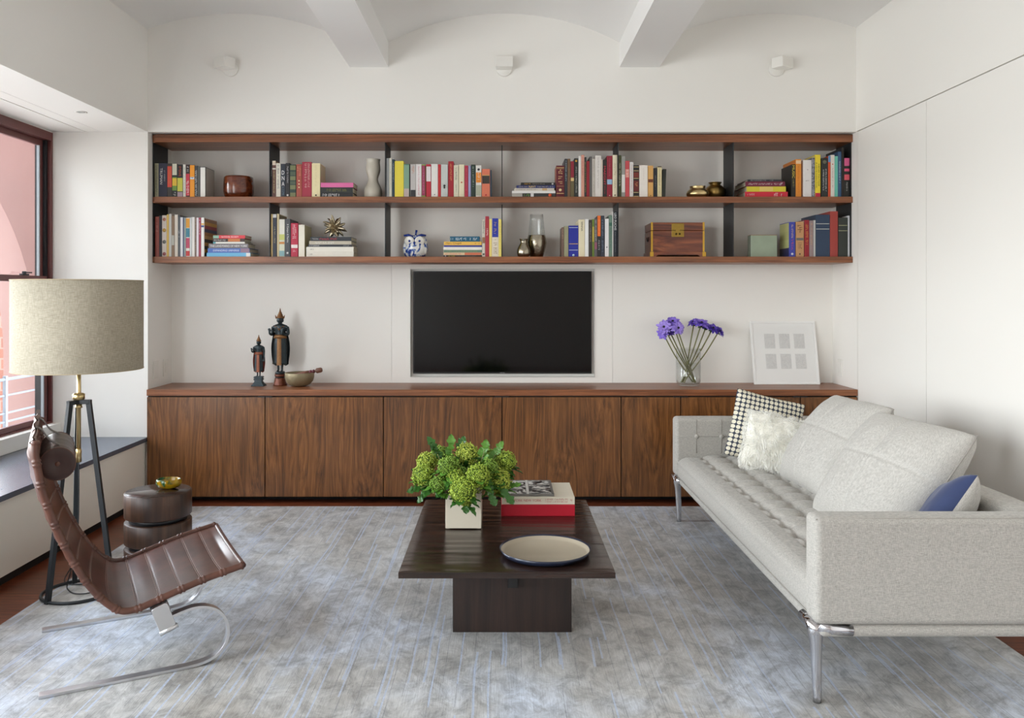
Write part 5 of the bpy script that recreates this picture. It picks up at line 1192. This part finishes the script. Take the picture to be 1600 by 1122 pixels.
# ------------------------------------------------------------------ things on the credenza
ZC = .7425
def loft(m, secs, n=20):
    """secs: (z, cx, cy, rx, ry)"""
    vs, fs = [], []
    for z, cx, cy, rx, ry in secs:
        for k in range(n): a = 2 * PI * k / n; vs.append((cx + rx * math.cos(a), cy + ry * math.sin(a), z))
    for i in range(len(secs) - 1):
        for k in range(n): k2 = (k + 1) % n; fs.append((i * n + k, i * n + k2, (i + 1) * n + k2, (i + 1) * n + k))
    fs.append(tuple(range(n))[::-1]); fs.append(tuple((len(secs) - 1) * n + k for k in range(n))); m.add(vs, fs, 0, True)
def remesh(o, v):
    r = o.modifiers.new('join', 'REMESH'); r.mode = 'VOXEL'; r.voxel_size = v; r.use_smooth_shade = True
    s = o.modifiers.new('smooth', 'SMOOTH'); s.iterations = 2; s.factor = .5
def statue(lab, x, y, H, pedestal, robe, sash, two_hands, base_h):
    s = thing('standing_statue', lab, 'statue', (x, y, ZC)); F = H - base_h; f = lambda v: base_h + v * F   # v: 0 feet .. 1 crown tip
    w = F * .115
    dk = M('verdigris_bronze', (44, 54, 58), .35, .45, .3, 60); b = MB()
    loft(b, [(f(.12), 0, 0, w * .95, w * .5), (f(.3), 0, 0, w * .9, w * .5), (f(.45), 0, 0, w * .85, w * .55), (f(.55), 0, 0, w * .72, w * .5), (f(.62), 0, -.0, w * .72, w * .5), (f(.69), 0, 0, w * .95, w * .55), (f(.725), 0, 0, w * 1.02, w * .5), (f(.745), 0, 0, w * .6, w * .4), (f(.76), 0, 0, w * .26, w * .26), (f(.775), 0, 0, w * .25, w * .26)])
    loft(b, [(f(.765), 0, 0, w * .2, w * .2), (f(.78), 0, -w * .05, w * .36, w * .38), (f(.81), 0, -w * .04, w * .43, w * .47), (f(.845), 0, 0, w * .42, w * .45), (f(.87), 0, 0, w * .3, w * .33)])
    b.tube([(0, -w * .44, f(.822)), (0, -w * .56, f(.808)), (0, -w * .46, f(.804))], w * .07, 6)                       # nose
    for q in (-1, 1):
        b.ball((q * w * .43, 0, f(.812)), w * .16, 8, 6, sc=(.5, .6, 1.7))
        b.tube([(q * w * .3, 0, f(.13)), (q * w * .26, 0, f(.06)), (q * w * .26, 0, f(.015))], [w * .2, w * .15, w * .15], 10)
        b.ball((q * w * .28, -w * .2, f(.012)), w * .2, 10, 6, sc=(.8, 1.5, .5))
        up_ = two_hands or q < 0
        if up_: pts = [(q * w * .95, 0, f(.705)), (q * w * 1.08, w * .05, f(.64)), (q * w * 1.05, -w * .1, f(.585)), (q * w * (1.2 if q < 0 else .5), -w * .75, f(.60)), (q * w * (1.25 if q < 0 else .5), -w * .85, f(.635))]
        else: pts = [(q * w * .95, 0, f(.705)), (q * w * 1.08, w * .05, f(.62)), (q * w * 1.1, -w * .02, f(.53)), (q * w * 1.12, -w * .05, f(.44)), (q * w * 1.12, -w * .08, f(.41))]
        b.tube(spline(pts, 4), [w * (.26 - .008 * i) for i in range(17)], 10)
        hx, hy, hz = pts[-1]; dz = 1 if up_ else -1
        b.ball((hx, hy, hz + dz * w * .12), w * .2, 8, 6, sc=(.9, .5, 1.2))
        for k in range(4): b.tube([(hx + (k - 1.5) * w * .1, hy - w * .02, hz + dz * w * .2), (hx + (k - 1.5) * w * .105, hy - w * .05, hz + dz * w * (.52 - .05 * abs(k - 1.5)))], [w * .06, w * .045], 6)
        b.tube([(hx - q * w * .14, hy, hz + dz * w * .05), (hx - q * w * .26, hy - w * .03, hz + dz * w * .25)], [w * .06, w * .045], 6)
    o = b.build('figure', dk, s); remesh(o, F * .0075)
    for q in (-1, 1):                                                       # robe falling from the arms to the shins
        m = MB(); G = []
        for i in range(13):
            v = i / 12; z = f(.62 - .52 * v); xo = w * (.95 + .42 * math.sin(PI * min(1, v * 1.1)) * .6 + .16 * v); G.append([(q * (w * .3 + (xo - w * .3) * j / 8), w * .25 - .12 * w * math.sin(j * .9), z + (w * .12 * math.cos(j * .8) if i == 12 else 0)) for j in range(9)])
        m.grid(G); m.grid([[(a, c + w * .12, d) for a, c, d in r_] for r_ in G], flip=True); m.grid([[r_[-1] for r_ in G], [(r_[-1][0], r_[-1][1] + w * .12, r_[-1][2]) for r_ in G]])
        m.build('robe', robe, s)
    m = MB(); G = []
    for i in range(13): z = f(.56 - .46 * i / 12); hw = w * (.5 if i < 1 else .27 + .04 * i / 12); G.append([(-hw + 2 * hw * j / 6, -w * (.56 + .03 * math.cos((j - 3) * .6)) + (w * .03 if i < 3 else 0), z) for j in range(7)])
    m.grid(G); m.grid([[(a, c + w * .12, d) for a, c, d in r_] for r_ in G], flip=True); m.build('front_sash', sash, s)
    loftm = MB(); loft(loftm, [(f(.525), 0, 0, w * .95, w * .63), (f(.56), 0, 0, w * .84, w * .6), (f(.585), 0, 0, w * .74, w * .55)]); loftm.build('belt', sash, s)
    gold = M('worn_gilding', (122, 84, 52), .4, .6, .35, 70); m = MB()
    m.lathe([(w * .47, f(.845)), (w * .5, f(.855)), (w * .45, f(.87)), (w * .36, f(.885)), (w * .36, f(.895)), (w * .25, f(.915)), (w * .24, f(.925)), (w * .13, f(.95)), (w * .04, f(1.0))], 20)
    if two_hands:
        for q in (-1, 1): m.tube([(q * w * .45, -w * .1, f(.84)), (q * w * .56, -w * .1, f(.86)), (q * w * .66, -w * .1, f(.895))], [w * .13, w * .1, w * .02], 8)
        m.tube([(q * w * .62 , -w * .38, f(.715)) for q in (-1, -.5)] + [(0, -w * .56, f(.655))] + [(q * w * .62, -w * .38, f(.715)) for q in (.5, 1)], w * .1, 8)
    m.build('crown', gold, s)
    pedestal(s); return s
mGilt = M('gilded_brocade', (132, 94, 58), .4, .5, .35, 140, .6, 220, .002); mRobeD = M('dark_bronze_robe', (38, 44, 46), .4, .4, .3, 50); mRobeR = M('lacquer_red_robe', (116, 48, 38), .4, .1, .3, 50)
def ped_round(s):
    MB().lathe([(.047, 0), (.047, .006), (.044, .014), (.040, .030), (.037, .048), (.034, .052)], 36).build('pedestal', M('red_lacquer_pedestal', (112, 62, 44), .35, .3, .35, 60), s)
    MB().lathe([(.033, .052), (.033, .060)], 36).build('pedestal_band', mRobeD, s)
    MB().lathe([(.034, .060), (.037, .064), (.038, .072), (.034, .077)], 36).build('pedestal_collar', M('red_lacquer_pedestal', (112, 62, 44), .35, .3, .35, 60), s)
    MB().lathe([(.030, .077), (.035, .081), (.035, .088), (.031, .092), (.028, .0955)], 36).build('lotus_base', M('verdigris_bronze', (44, 54, 58), .35, .45, .3, 60), s)
def ped_square(s):
    m = MB()
    for w_, a, b_ in ((.044, 0, .006), (.040, .006, .012), (.033, .012, .02), (.029, .02, .027), (.025, .027, .04), (.029, .04, .046), (.030, .046, .05), (.026, .05, .056), (.030, .056, .062), (.027, .062, .0665)): m.box(-w_, w_, -w_ * .8, w_ * .8, a, b_)
    m.build('pedestal', M('grey_green_bronze', (62, 74, 80), .4, .4, .3, 60), s, .0015)
statue('tall dark bronze standing deity with gilded front panel and spired crown on a round base', (437.8 - 785) * 5.66 / 1280, 5.66, .531, ped_round, mRobeD, mGilt, True, .0955)
statue('small bronze standing deity with red robe on a stepped square base', (404.3 - 785) * 5.62 / 1280, 5.62, .350, ped_square, mRobeR, M('rust_red_panel', (146, 84, 60), .45, .2, .3, 80), False, .0665)
o = MB().lathe([(.02, 0), (.045, .002), (.072, .014), (.090, .036), (.098, .062), (.099, .088), (.097, .094), (.093, .094), (.094, .062), (.086, .038), (.068, .018), (.042, .007), (.003, .005)], 56).build('singing_bowl', M('hammered_bronze', (150, 138, 110), .5, .5, .2, 45, .35, 70, .003)); o.location = ((468 - 785) * 5.60 / 1280, 5.60, ZC)
tag(o, 'hammered bronze singing bowl beside the tall statue', 'bowl')
ml = thing('mallet', 'turned wooden mallet resting across the rim of the bronze bowl', 'mallet', (-1.3869, 5.60, ZC + .0825), rot=(0, R(-11), 0))
MB().tube([(-.055, 0, 0), (-.05, 0, 0), (.03, 0, 0), (.066, 0, 0)], [.004, .012, .0135, .0125], 16).build('grip', M('red_brown_wood', (122, 78, 62), .5, 0, .15, 30), ml)
MB().tube([(.067, 0, 0), (.07, 0, 0), (.085, 0, 0), (.09, 0, 0), (.092, 0, 0), (.105, 0, 0), (.107, 0, 0)], [.006, .0125, .0125, .006, .012, .013, .006], 16).build('beads', M('maroon_beads', (96, 26, 40), .3, 0, .3, 60), ml)
MB().tube([(.107, 0, 0), (.112, 0, 0), (.12, 0, 0), (.15, 0, 0), (.158, 0, 0)], [.006, .010, .018, .017, .012], 16).build('head', M('brown_mallet_head', (110, 72, 56), .5, 0, .15, 30), ml)
# framed print
fr = thing('picture_frame', 'thin white frame with six small pale grey prints leaning on the wall', 'picture', (1.983, 5.700, ZC + .001), rot=(R(-13.4), 0, 0))
W_, H_ = .229, .449
mFr = paint('white_lacquer_frame', (244, 244, 242), .3)
m = MB(); m.box(-W_, W_, 0, .016, 0, .015); m.box(-W_, W_, 0, .016, H_ - .015, H_); m.box(-W_, -W_ + .015, 0, .016, .015, H_ - .015); m.box(W_ - .015, W_, 0, .016, .015, H_ - .015); m.build('frame', mFr, fr, .0015)
MB().box(-W_ + .015, W_ - .015, .006, .014, .015, H_ - .015).build('mat_board', paint('off_white_card', (250, 250, 248), .8), fr)
t = NT('pale_pencil_drawing'); v = t.coords((1, 1, 1)); n = t.noise(v, 60, 4, .7, 2)
t.link(t.ramp(n, [(.4, srgb((212, 212, 211))), (.6, srgb((228, 228, 226)))]), t.b.inputs['Base Color']); t.set(Roughness=.8)
for j in range(3):
    for i in range(2):
        x = (-.098, .006, .110)[j]; z = (.254, .110)[i]; MB().box(x - .037, x + .037, .0054, .006, z, z + .105).build('print', t.m, fr)
MB().box(-W_ + .015, W_ - .015, .003, .0042, .015, H_ - .015).build('glazing', mPane, fr)
# glass vase of anemones
ax, ay = (1075.5 - 785) * 5.655 / 1280, 5.655
va = thing('glass_cylinder_vase', 'clear glass cylinder vase with water, holding purple anemones on the cabinet', 'vase', (ax, ay, ZC))
mG = clear_glass('clear_vase_glass', (.985, .992, .988), 1.7)
MB().lathe([(.002, .0), (.07, .0), (.079, .008), (.084, .03), (.084, .255), (.081, .255), (.081, .03), (.074, .014), (.002, .012)], 56, cap0=False, cap1=False).build('glass', mG, va)
MB().lathe([(.072, .0145), (.0805, .034), (.0805, .150), (.002, .150)], 48, cap0=True, cap1=False).build('water', clear_glass('vase_water', (.975, .985, .975), 1.0), va)
mPet = [M('violet_petal', (142, 116, 222), .55, 0, .18, 60), M('deep_violet_petal', (104, 78, 196), .55, 0, .18, 60), M('lilac_petal', (166, 142, 230), .55, 0, .18, 60)]
mCen = M('near_black_anemone_eye', (26, 20, 36), .6); mStem = M('olive_flower_stem', (112, 112, 62), .55, 0, .2, 30); mFrill = M('frilly_green_leaf', (62, 92, 40), .6, 0, .25, 40)
def basis(n):
    n = Vector(n).normalized(); a = Vector((0, 0, 1)) if abs(n.z) < .9 else Vector((1, 0, 0)); x = a.cross(n).normalized(); return x, n.cross(x), n
def anemone(i, hpx, hpy, d, face, rad, mat, foot, lab):
    hx, hz = (hpx - 785) * d / 1280, 1.37 + (460 - hpy) * d / 1280; h = Vector((hx, d, hz)); f0 = Vector((ax, ay, ZC)) + Vector(foot)
    t_ = thing('anemone', lab, 'flower', tuple(f0), 0, 'purple anemones in the glass vase'); h = h - f0; X, Y, N = basis(face); r = random.Random(i)
    mid = h * .62 + Vector((0, 0, -.012)); MB().tube(spline([(0, 0, 0), tuple(mid * .5), tuple(mid), tuple(h - N * .012)], 6), [.0044] * 19, 8).build('stem', mStem, t_)
    fl = MB()
    for ring, (np_, rr, lift) in enumerate(((11, 1.08, .05), (10, .9, .3), (8, .6, .6))):
        for k in range(np_):
            a = 2 * PI * (k + .5 * ring) / np_ + r.uniform(-.15, .15); L_ = rad * rr * r.uniform(.8, 1.15); wd = rad * .25; dr = X * math.cos(a) + Y * math.sin(a); sd = N.cross(dr); G = []
            lf = lift + r.uniform(-.12, .12)
            for p in range(6):
                q = p / 5; w_ = wd * math.sin(PI * (.12 + .80 * q)) ** .7 * (1 if p < 5 else .55); up = N * (L_ * (lf * q - .25 * q * q)); G.append([h + dr * (L_ * (q + .04)) + sd * (w_ * e_) + up + N * (.004 * abs(e_) + r.uniform(-.001, .001)) for e_ in (-1, -.5, 0, .5, 1)])
            fl.grid(G)
    fl.build('petals', mat, t_)
    MB().ball(tuple(h + N * .006), rad * .17, 12, 8).build('eye', mCen, t_)
    g = MB()
    for k in range(12):
        a = 2 * PI * k / 12; dr = X * math.cos(a) + Y * math.sin(a); sd = N.cross(dr); L_ = rad * r.uniform(.5, .8); b0 = h - N * .016
        g.add([b0, b0 + dr * L_ * .5 + sd * .006 - N * .006, b0 + dr * L_ - N * r.uniform(.0, .014), b0 + dr * L_ * .5 - sd * .006 - N * .004], [(0, 1, 2), (0, 2, 3)], 0, True)
    for k in range(8): q = h - N * .018 + Vector((r.uniform(-1, 1), r.uniform(-1, 1), r.uniform(-1, 1))) * rad * .3; g.ball(tuple(q), .006, 6, 4, sc=(1, 1, .7))
    g.build('leaf_collar', mFrill, t_)
AN = [(1037.5, 511, 5.60, (-.35, -1, .45), .050, 2, (.045, -.02, .02), 'light violet anemone facing out at the outer edge of the window-side cluster'),
      (1051, 502.5, 5.63, (-.05, -.8, .8), .047, 0, (.04, .0, .02), 'violet anemone at the top of the window-side cluster'),
      (1059.5, 512.5, 5.58, (.3, -1, .3), .046, 2, (.05, .01, .02), 'lilac anemone facing out on the inner side of the window-side cluster'),
      (1035, 521.5, 5.62, (-.6, -.8, -.1), .040, 0, (.035, .02, .02), 'small drooping violet anemone lowest in the window-side cluster'),
      (1047, 518, 5.66, (.0, -1, -.1), .030, 1, (.055, .015, .02), 'small half-open anemone hidden low in the window-side cluster'),
      (1083, 503.5, 5.64, (-.5, -.3, .8), .038, 1, (-.03, -.02, .02), 'small deep violet anemone at the inner tip of the door-side cluster'),
      (1096, 505, 5.60, (.15, -.5, 1), .052, 0, (-.045, .0, .02), 'large deep violet anemone crowning the door-side cluster'),
      (1104, 509, 5.66, (.3, -.4, 1), .046, 1, (-.035, .015, .02), 'deep purple anemone behind the large one in the door-side cluster'),
      (1114, 513, 5.62, (.4, -.6, .8), .046, 1, (-.05, .01, .02), 'dark violet anemone between the large one and the outermost, door-side cluster'),
      (1125, 517, 5.63, (.8, -.5, .6), .040, 1, (-.04, -.02, .02), 'dark violet anemone at the outer tip of the door-side cluster')]
for i, (a, b_, c_, d_, e_, k_, g_, l_) in enumerate(AN): anemone(i, a, b_, c_, d_, e_, mPet[k_], g_, l_)
# ------------------------------------------------------------------ green blooms in the square vase
mVib = [M('lime_floret', (156, 178, 62), .6, 0, .25, 50), M('green_floret', (128, 160, 58), .6, 0, .25, 50), M('yellow_green_floret', (176, 190, 76), .6, 0, .25, 50)]
mLeaf = M('glossy_green_leaf', (52, 98, 36), .32, 0, .25, 12); mLeaf2 = M('fresh_green_leaf', (88, 136, 48), .4, 0, .25, 12); mCore = M('green_flower_core', (78, 104, 34), .8)
def leaf(m, base, dr, n, L_, wd, r, droop=.3):
    X = Vector(dr).normalized(); N = Vector(n); N = (N - X * N.dot(X)).normalized(); S = X.cross(N); G = []
    for p in range(9):
        q = p / 8; w_ = wd * (math.sin(PI * min(1, q * .95 + .04)) ** .8) * (1 + .22 * math.sin(q * 17)) * (1 - .3 * q)
        if p == 8: w_ = .0005
        c0 = Vector(base) + X * L_ * q - N * (droop * L_ * q * q); G.append([c0 + S * w_ * e_ + N * (.18 * w_ * abs(e_) + .003 * math.sin(q * 12 + e_ * 3)) for e_ in (-1, -.55, 0, .55, 1)])
    m.grid(G)
Vc = Vector((vx, vy, .50))
def bloom(i, px, py, d, rad, k, lab):
    rad *= 1.12
    h = Vector(((px - 785) * d / 1280, d, 1.37 + (460 - py) * d / 1280)); r = random.Random(100 + i)
    ft = Vector((vx + (h.x - vx) * .18 + r.uniform(-.01, .01), vy + (h.y - vy) * .2, .375)); o = thing('viburnum_stem', lab, 'flower', tuple(ft), 0, 'green blooms in the square vase'); h = h - ft
    MB().tube(spline([(0, 0, 0), (h.x * .25, h.y * .25, .13), tuple(h * .8), tuple(h)], 5), .003, 8).build('stem', mStem, o)
    MB().ball(tuple(h), rad * .78, 16, 10).build('flower_core', mCore, o)
    m = MB(); N_ = int(420 * (rad / .045) ** 2)
    for j in range(N_):
        z = 1 - 2 * (j + .5) / N_; a = j * 2.39996; q = math.sqrt(1 - z * z); n = Vector((q * math.cos(a), q * math.sin(a), z)); lump = .86 + .30 * noise.noise(n * 4.5 + Vector((i, 0, 0))) + r.uniform(-.07, .09)
        c0 = h + n * rad * lump; X, Y, N2 = basis((n + Vector((r.uniform(-.5, .5), r.uniform(-.5, .5), r.uniform(-.5, .5)))).normalized()); s_ = r.uniform(.0042, .0066); a0 = r.random() * 6
        vs = [c0 - N2 * .003]; fs = []
        for p in range(5):
            a = a0 + 2 * PI * p / 5; dr = X * math.cos(a) + Y * math.sin(a); sd = X * -math.sin(a) + Y * math.cos(a)
            vs += [c0 + dr * s_ * .55 + sd * s_ * .38, c0 + dr * s_ * 1.05 + N2 * .0012, c0 + dr * s_ * .55 - sd * s_ * .38]; b0 = 1 + 3 * p; fs.append((0, b0, b0 + 1, b0 + 2))
        if j % 3 == 0: m.add(vs, fs, 0, True)
        else:
            b_ = s_ * .78; m.add([c0 + X * b_, c0 + Y * b_, c0 - X * b_, c0 - Y * b_, c0 + N2 * b_ * 1.2, c0 - N2 * b_], [(0, 1, 4), (1, 2, 4), (2, 3, 4), (3, 0, 4), (1, 0, 5), (2, 1, 5), (3, 2, 5), (0, 3, 5)], 0, True)
    m.build('flower_head', mVib[k], o)
    m = MB(); out = Vector((h.x + ft.x - vx, h.y + ft.y - vy, .03)).normalized()
    for j in range(11):
        a = r.random() * 6.28; dr = Vector((math.cos(a), math.sin(a), r.uniform(-.2, .6))) + out * .6; leaf(m, h - Vector((0, 0, rad * r.uniform(.3, 1.1))) + Vector((math.cos(a), math.sin(a), 0)) * rad * .45, dr, (0, 0, 1), r.uniform(.034, .056), r.uniform(.014, .023), r, r.uniform(.1, .7))
    m.build('leaves', mLeaf if i % 2 else mLeaf2, o)
BL = [(662, 743, 3.58, .046, 0, 'large lime bloom bulging lowest at the window side of the green bouquet'),
      (667, 722, 3.66, .042, 2, 'lime bloom on the upper window-side edge of the green bouquet'),
      (701, 729, 3.52, .042, 1, 'green bloom just above the middle front of the bouquet'),
      (730, 709, 3.60, .044, 2, 'pale lime bloom at the top middle of the green bouquet'),
      (747, 744, 3.46, .046, 0, 'bright lime bloom at front, between the lowest one and the sofa-side ones'),
      (724, 768, 3.42, .052, 0, 'largest lime bloom hanging lowest over the front of the square vase'),
      (778, 751, 3.55, .050, 2, 'lime bloom low on the sofa side of the green bouquet'),
      (789, 722, 3.62, .044, 0, 'lime bloom high on the sofa side of the green bouquet'),
      (686, 712, 3.74, .040, 1, 'small green bloom half hidden at the upper back of the bouquet, window side'),
      (760, 716, 3.72, .042, 1, 'green bloom half hidden at the upper back of the bouquet, sofa side'),
      (686, 757, 3.50, .034, 1, 'small green bloom just over the vase rim, window side'),
      (712, 748, 3.49, .034, 0, 'small lime bloom just behind the largest hanging one'),
      (765, 731, 3.54, .036, 1, 'small green bloom between the two on the sofa side'),
      (735, 735, 3.66, .040, 1, 'deep green bloom buried in the centre of the bouquet')]
for i, b_ in enumerate(BL): bloom(i, *b_)
r = random.Random(5)
LV = [(680, 701, 3.62, (-.6, -.2, 1)), (705, 700, 3.55, (.1, -.2, 1)), (722, 698, 3.7, (0, 0, 1)), (757, 704, 3.56, (.3, -.2, 1)), (776, 707, 3.6, (.5, -.1, .9)), (654, 764, 3.55, (-1, -.3, -.2)), (664, 772, 3.5, (-.7, -.5, -.7)), (728, 785, 3.44, (.1, -.5, -1)), (768, 776, 3.46, (.4, -.5, -.9)), (790, 772, 3.5, (.6, -.4, -.7)), (798, 760, 3.56, (.9, -.1, .3)), (690, 765, 3.5, (-.4, -.6, -.6))]
names = ['leafy sprig rising at the upper window side of the bouquet', 'leafy sprig rising beside the top bloom, window side', 'short leafy sprig at the very top of the bouquet', 'leafy sprig rising beside the top bloom, sofa side', 'leafy sprig at the upper sofa side of the bouquet', 'leafy sprig reaching out low toward the window', 'leafy sprig drooping low on the window side of the vase', 'dark pointed leaf sprig hanging down the front of the square vase', 'leafy sprig drooping over the vase corner toward the books', 'leafy sprig hanging before the red book', 'leafy sprig pointing outward above the red book', 'leafy sprig drooping over the window-side rim of the vase']
for i, (px, py, d, dr) in enumerate(LV):
    h = Vector(((px - 785) * d / 1280, d, 1.37 + (460 - py) * d / 1280)); ft = Vector((vx + (h.x - vx) * .2, vy + (h.y - vy) * .25, .38)); o = thing('foliage_sprig', names[i], 'foliage sprig', tuple(ft), 0, 'leafy sprigs in the square vase'); hh_ = h - ft
    top = (h.z < .56); via = Vector((hh_.x * .4, hh_.y * .5, .16 if top else hh_.z * .5)); MB().tube(spline([(0, 0, 0), tuple(via), tuple(hh_)], 6), .0022, 6).build('stem', mStem, o)
    m = MB(); dv = Vector(dr).normalized()
    for j in range(6):
        q = hh_ - dv * (.02 * j - .01); side = Vector((r.uniform(-1, 1), r.uniform(-1, .4), r.uniform(-.5, .8))); leaf(m, q, dv * (1.2 - .1 * j) + side * (.25 + .16 * j), Vector((0, -.7, .7)), r.uniform(.032, .052), r.uniform(.014, .022), r, r.uniform(0, .5))
    m.build('leaves', (mLeaf, mLeaf2)[i in (1, 3, 4, 10)], o)
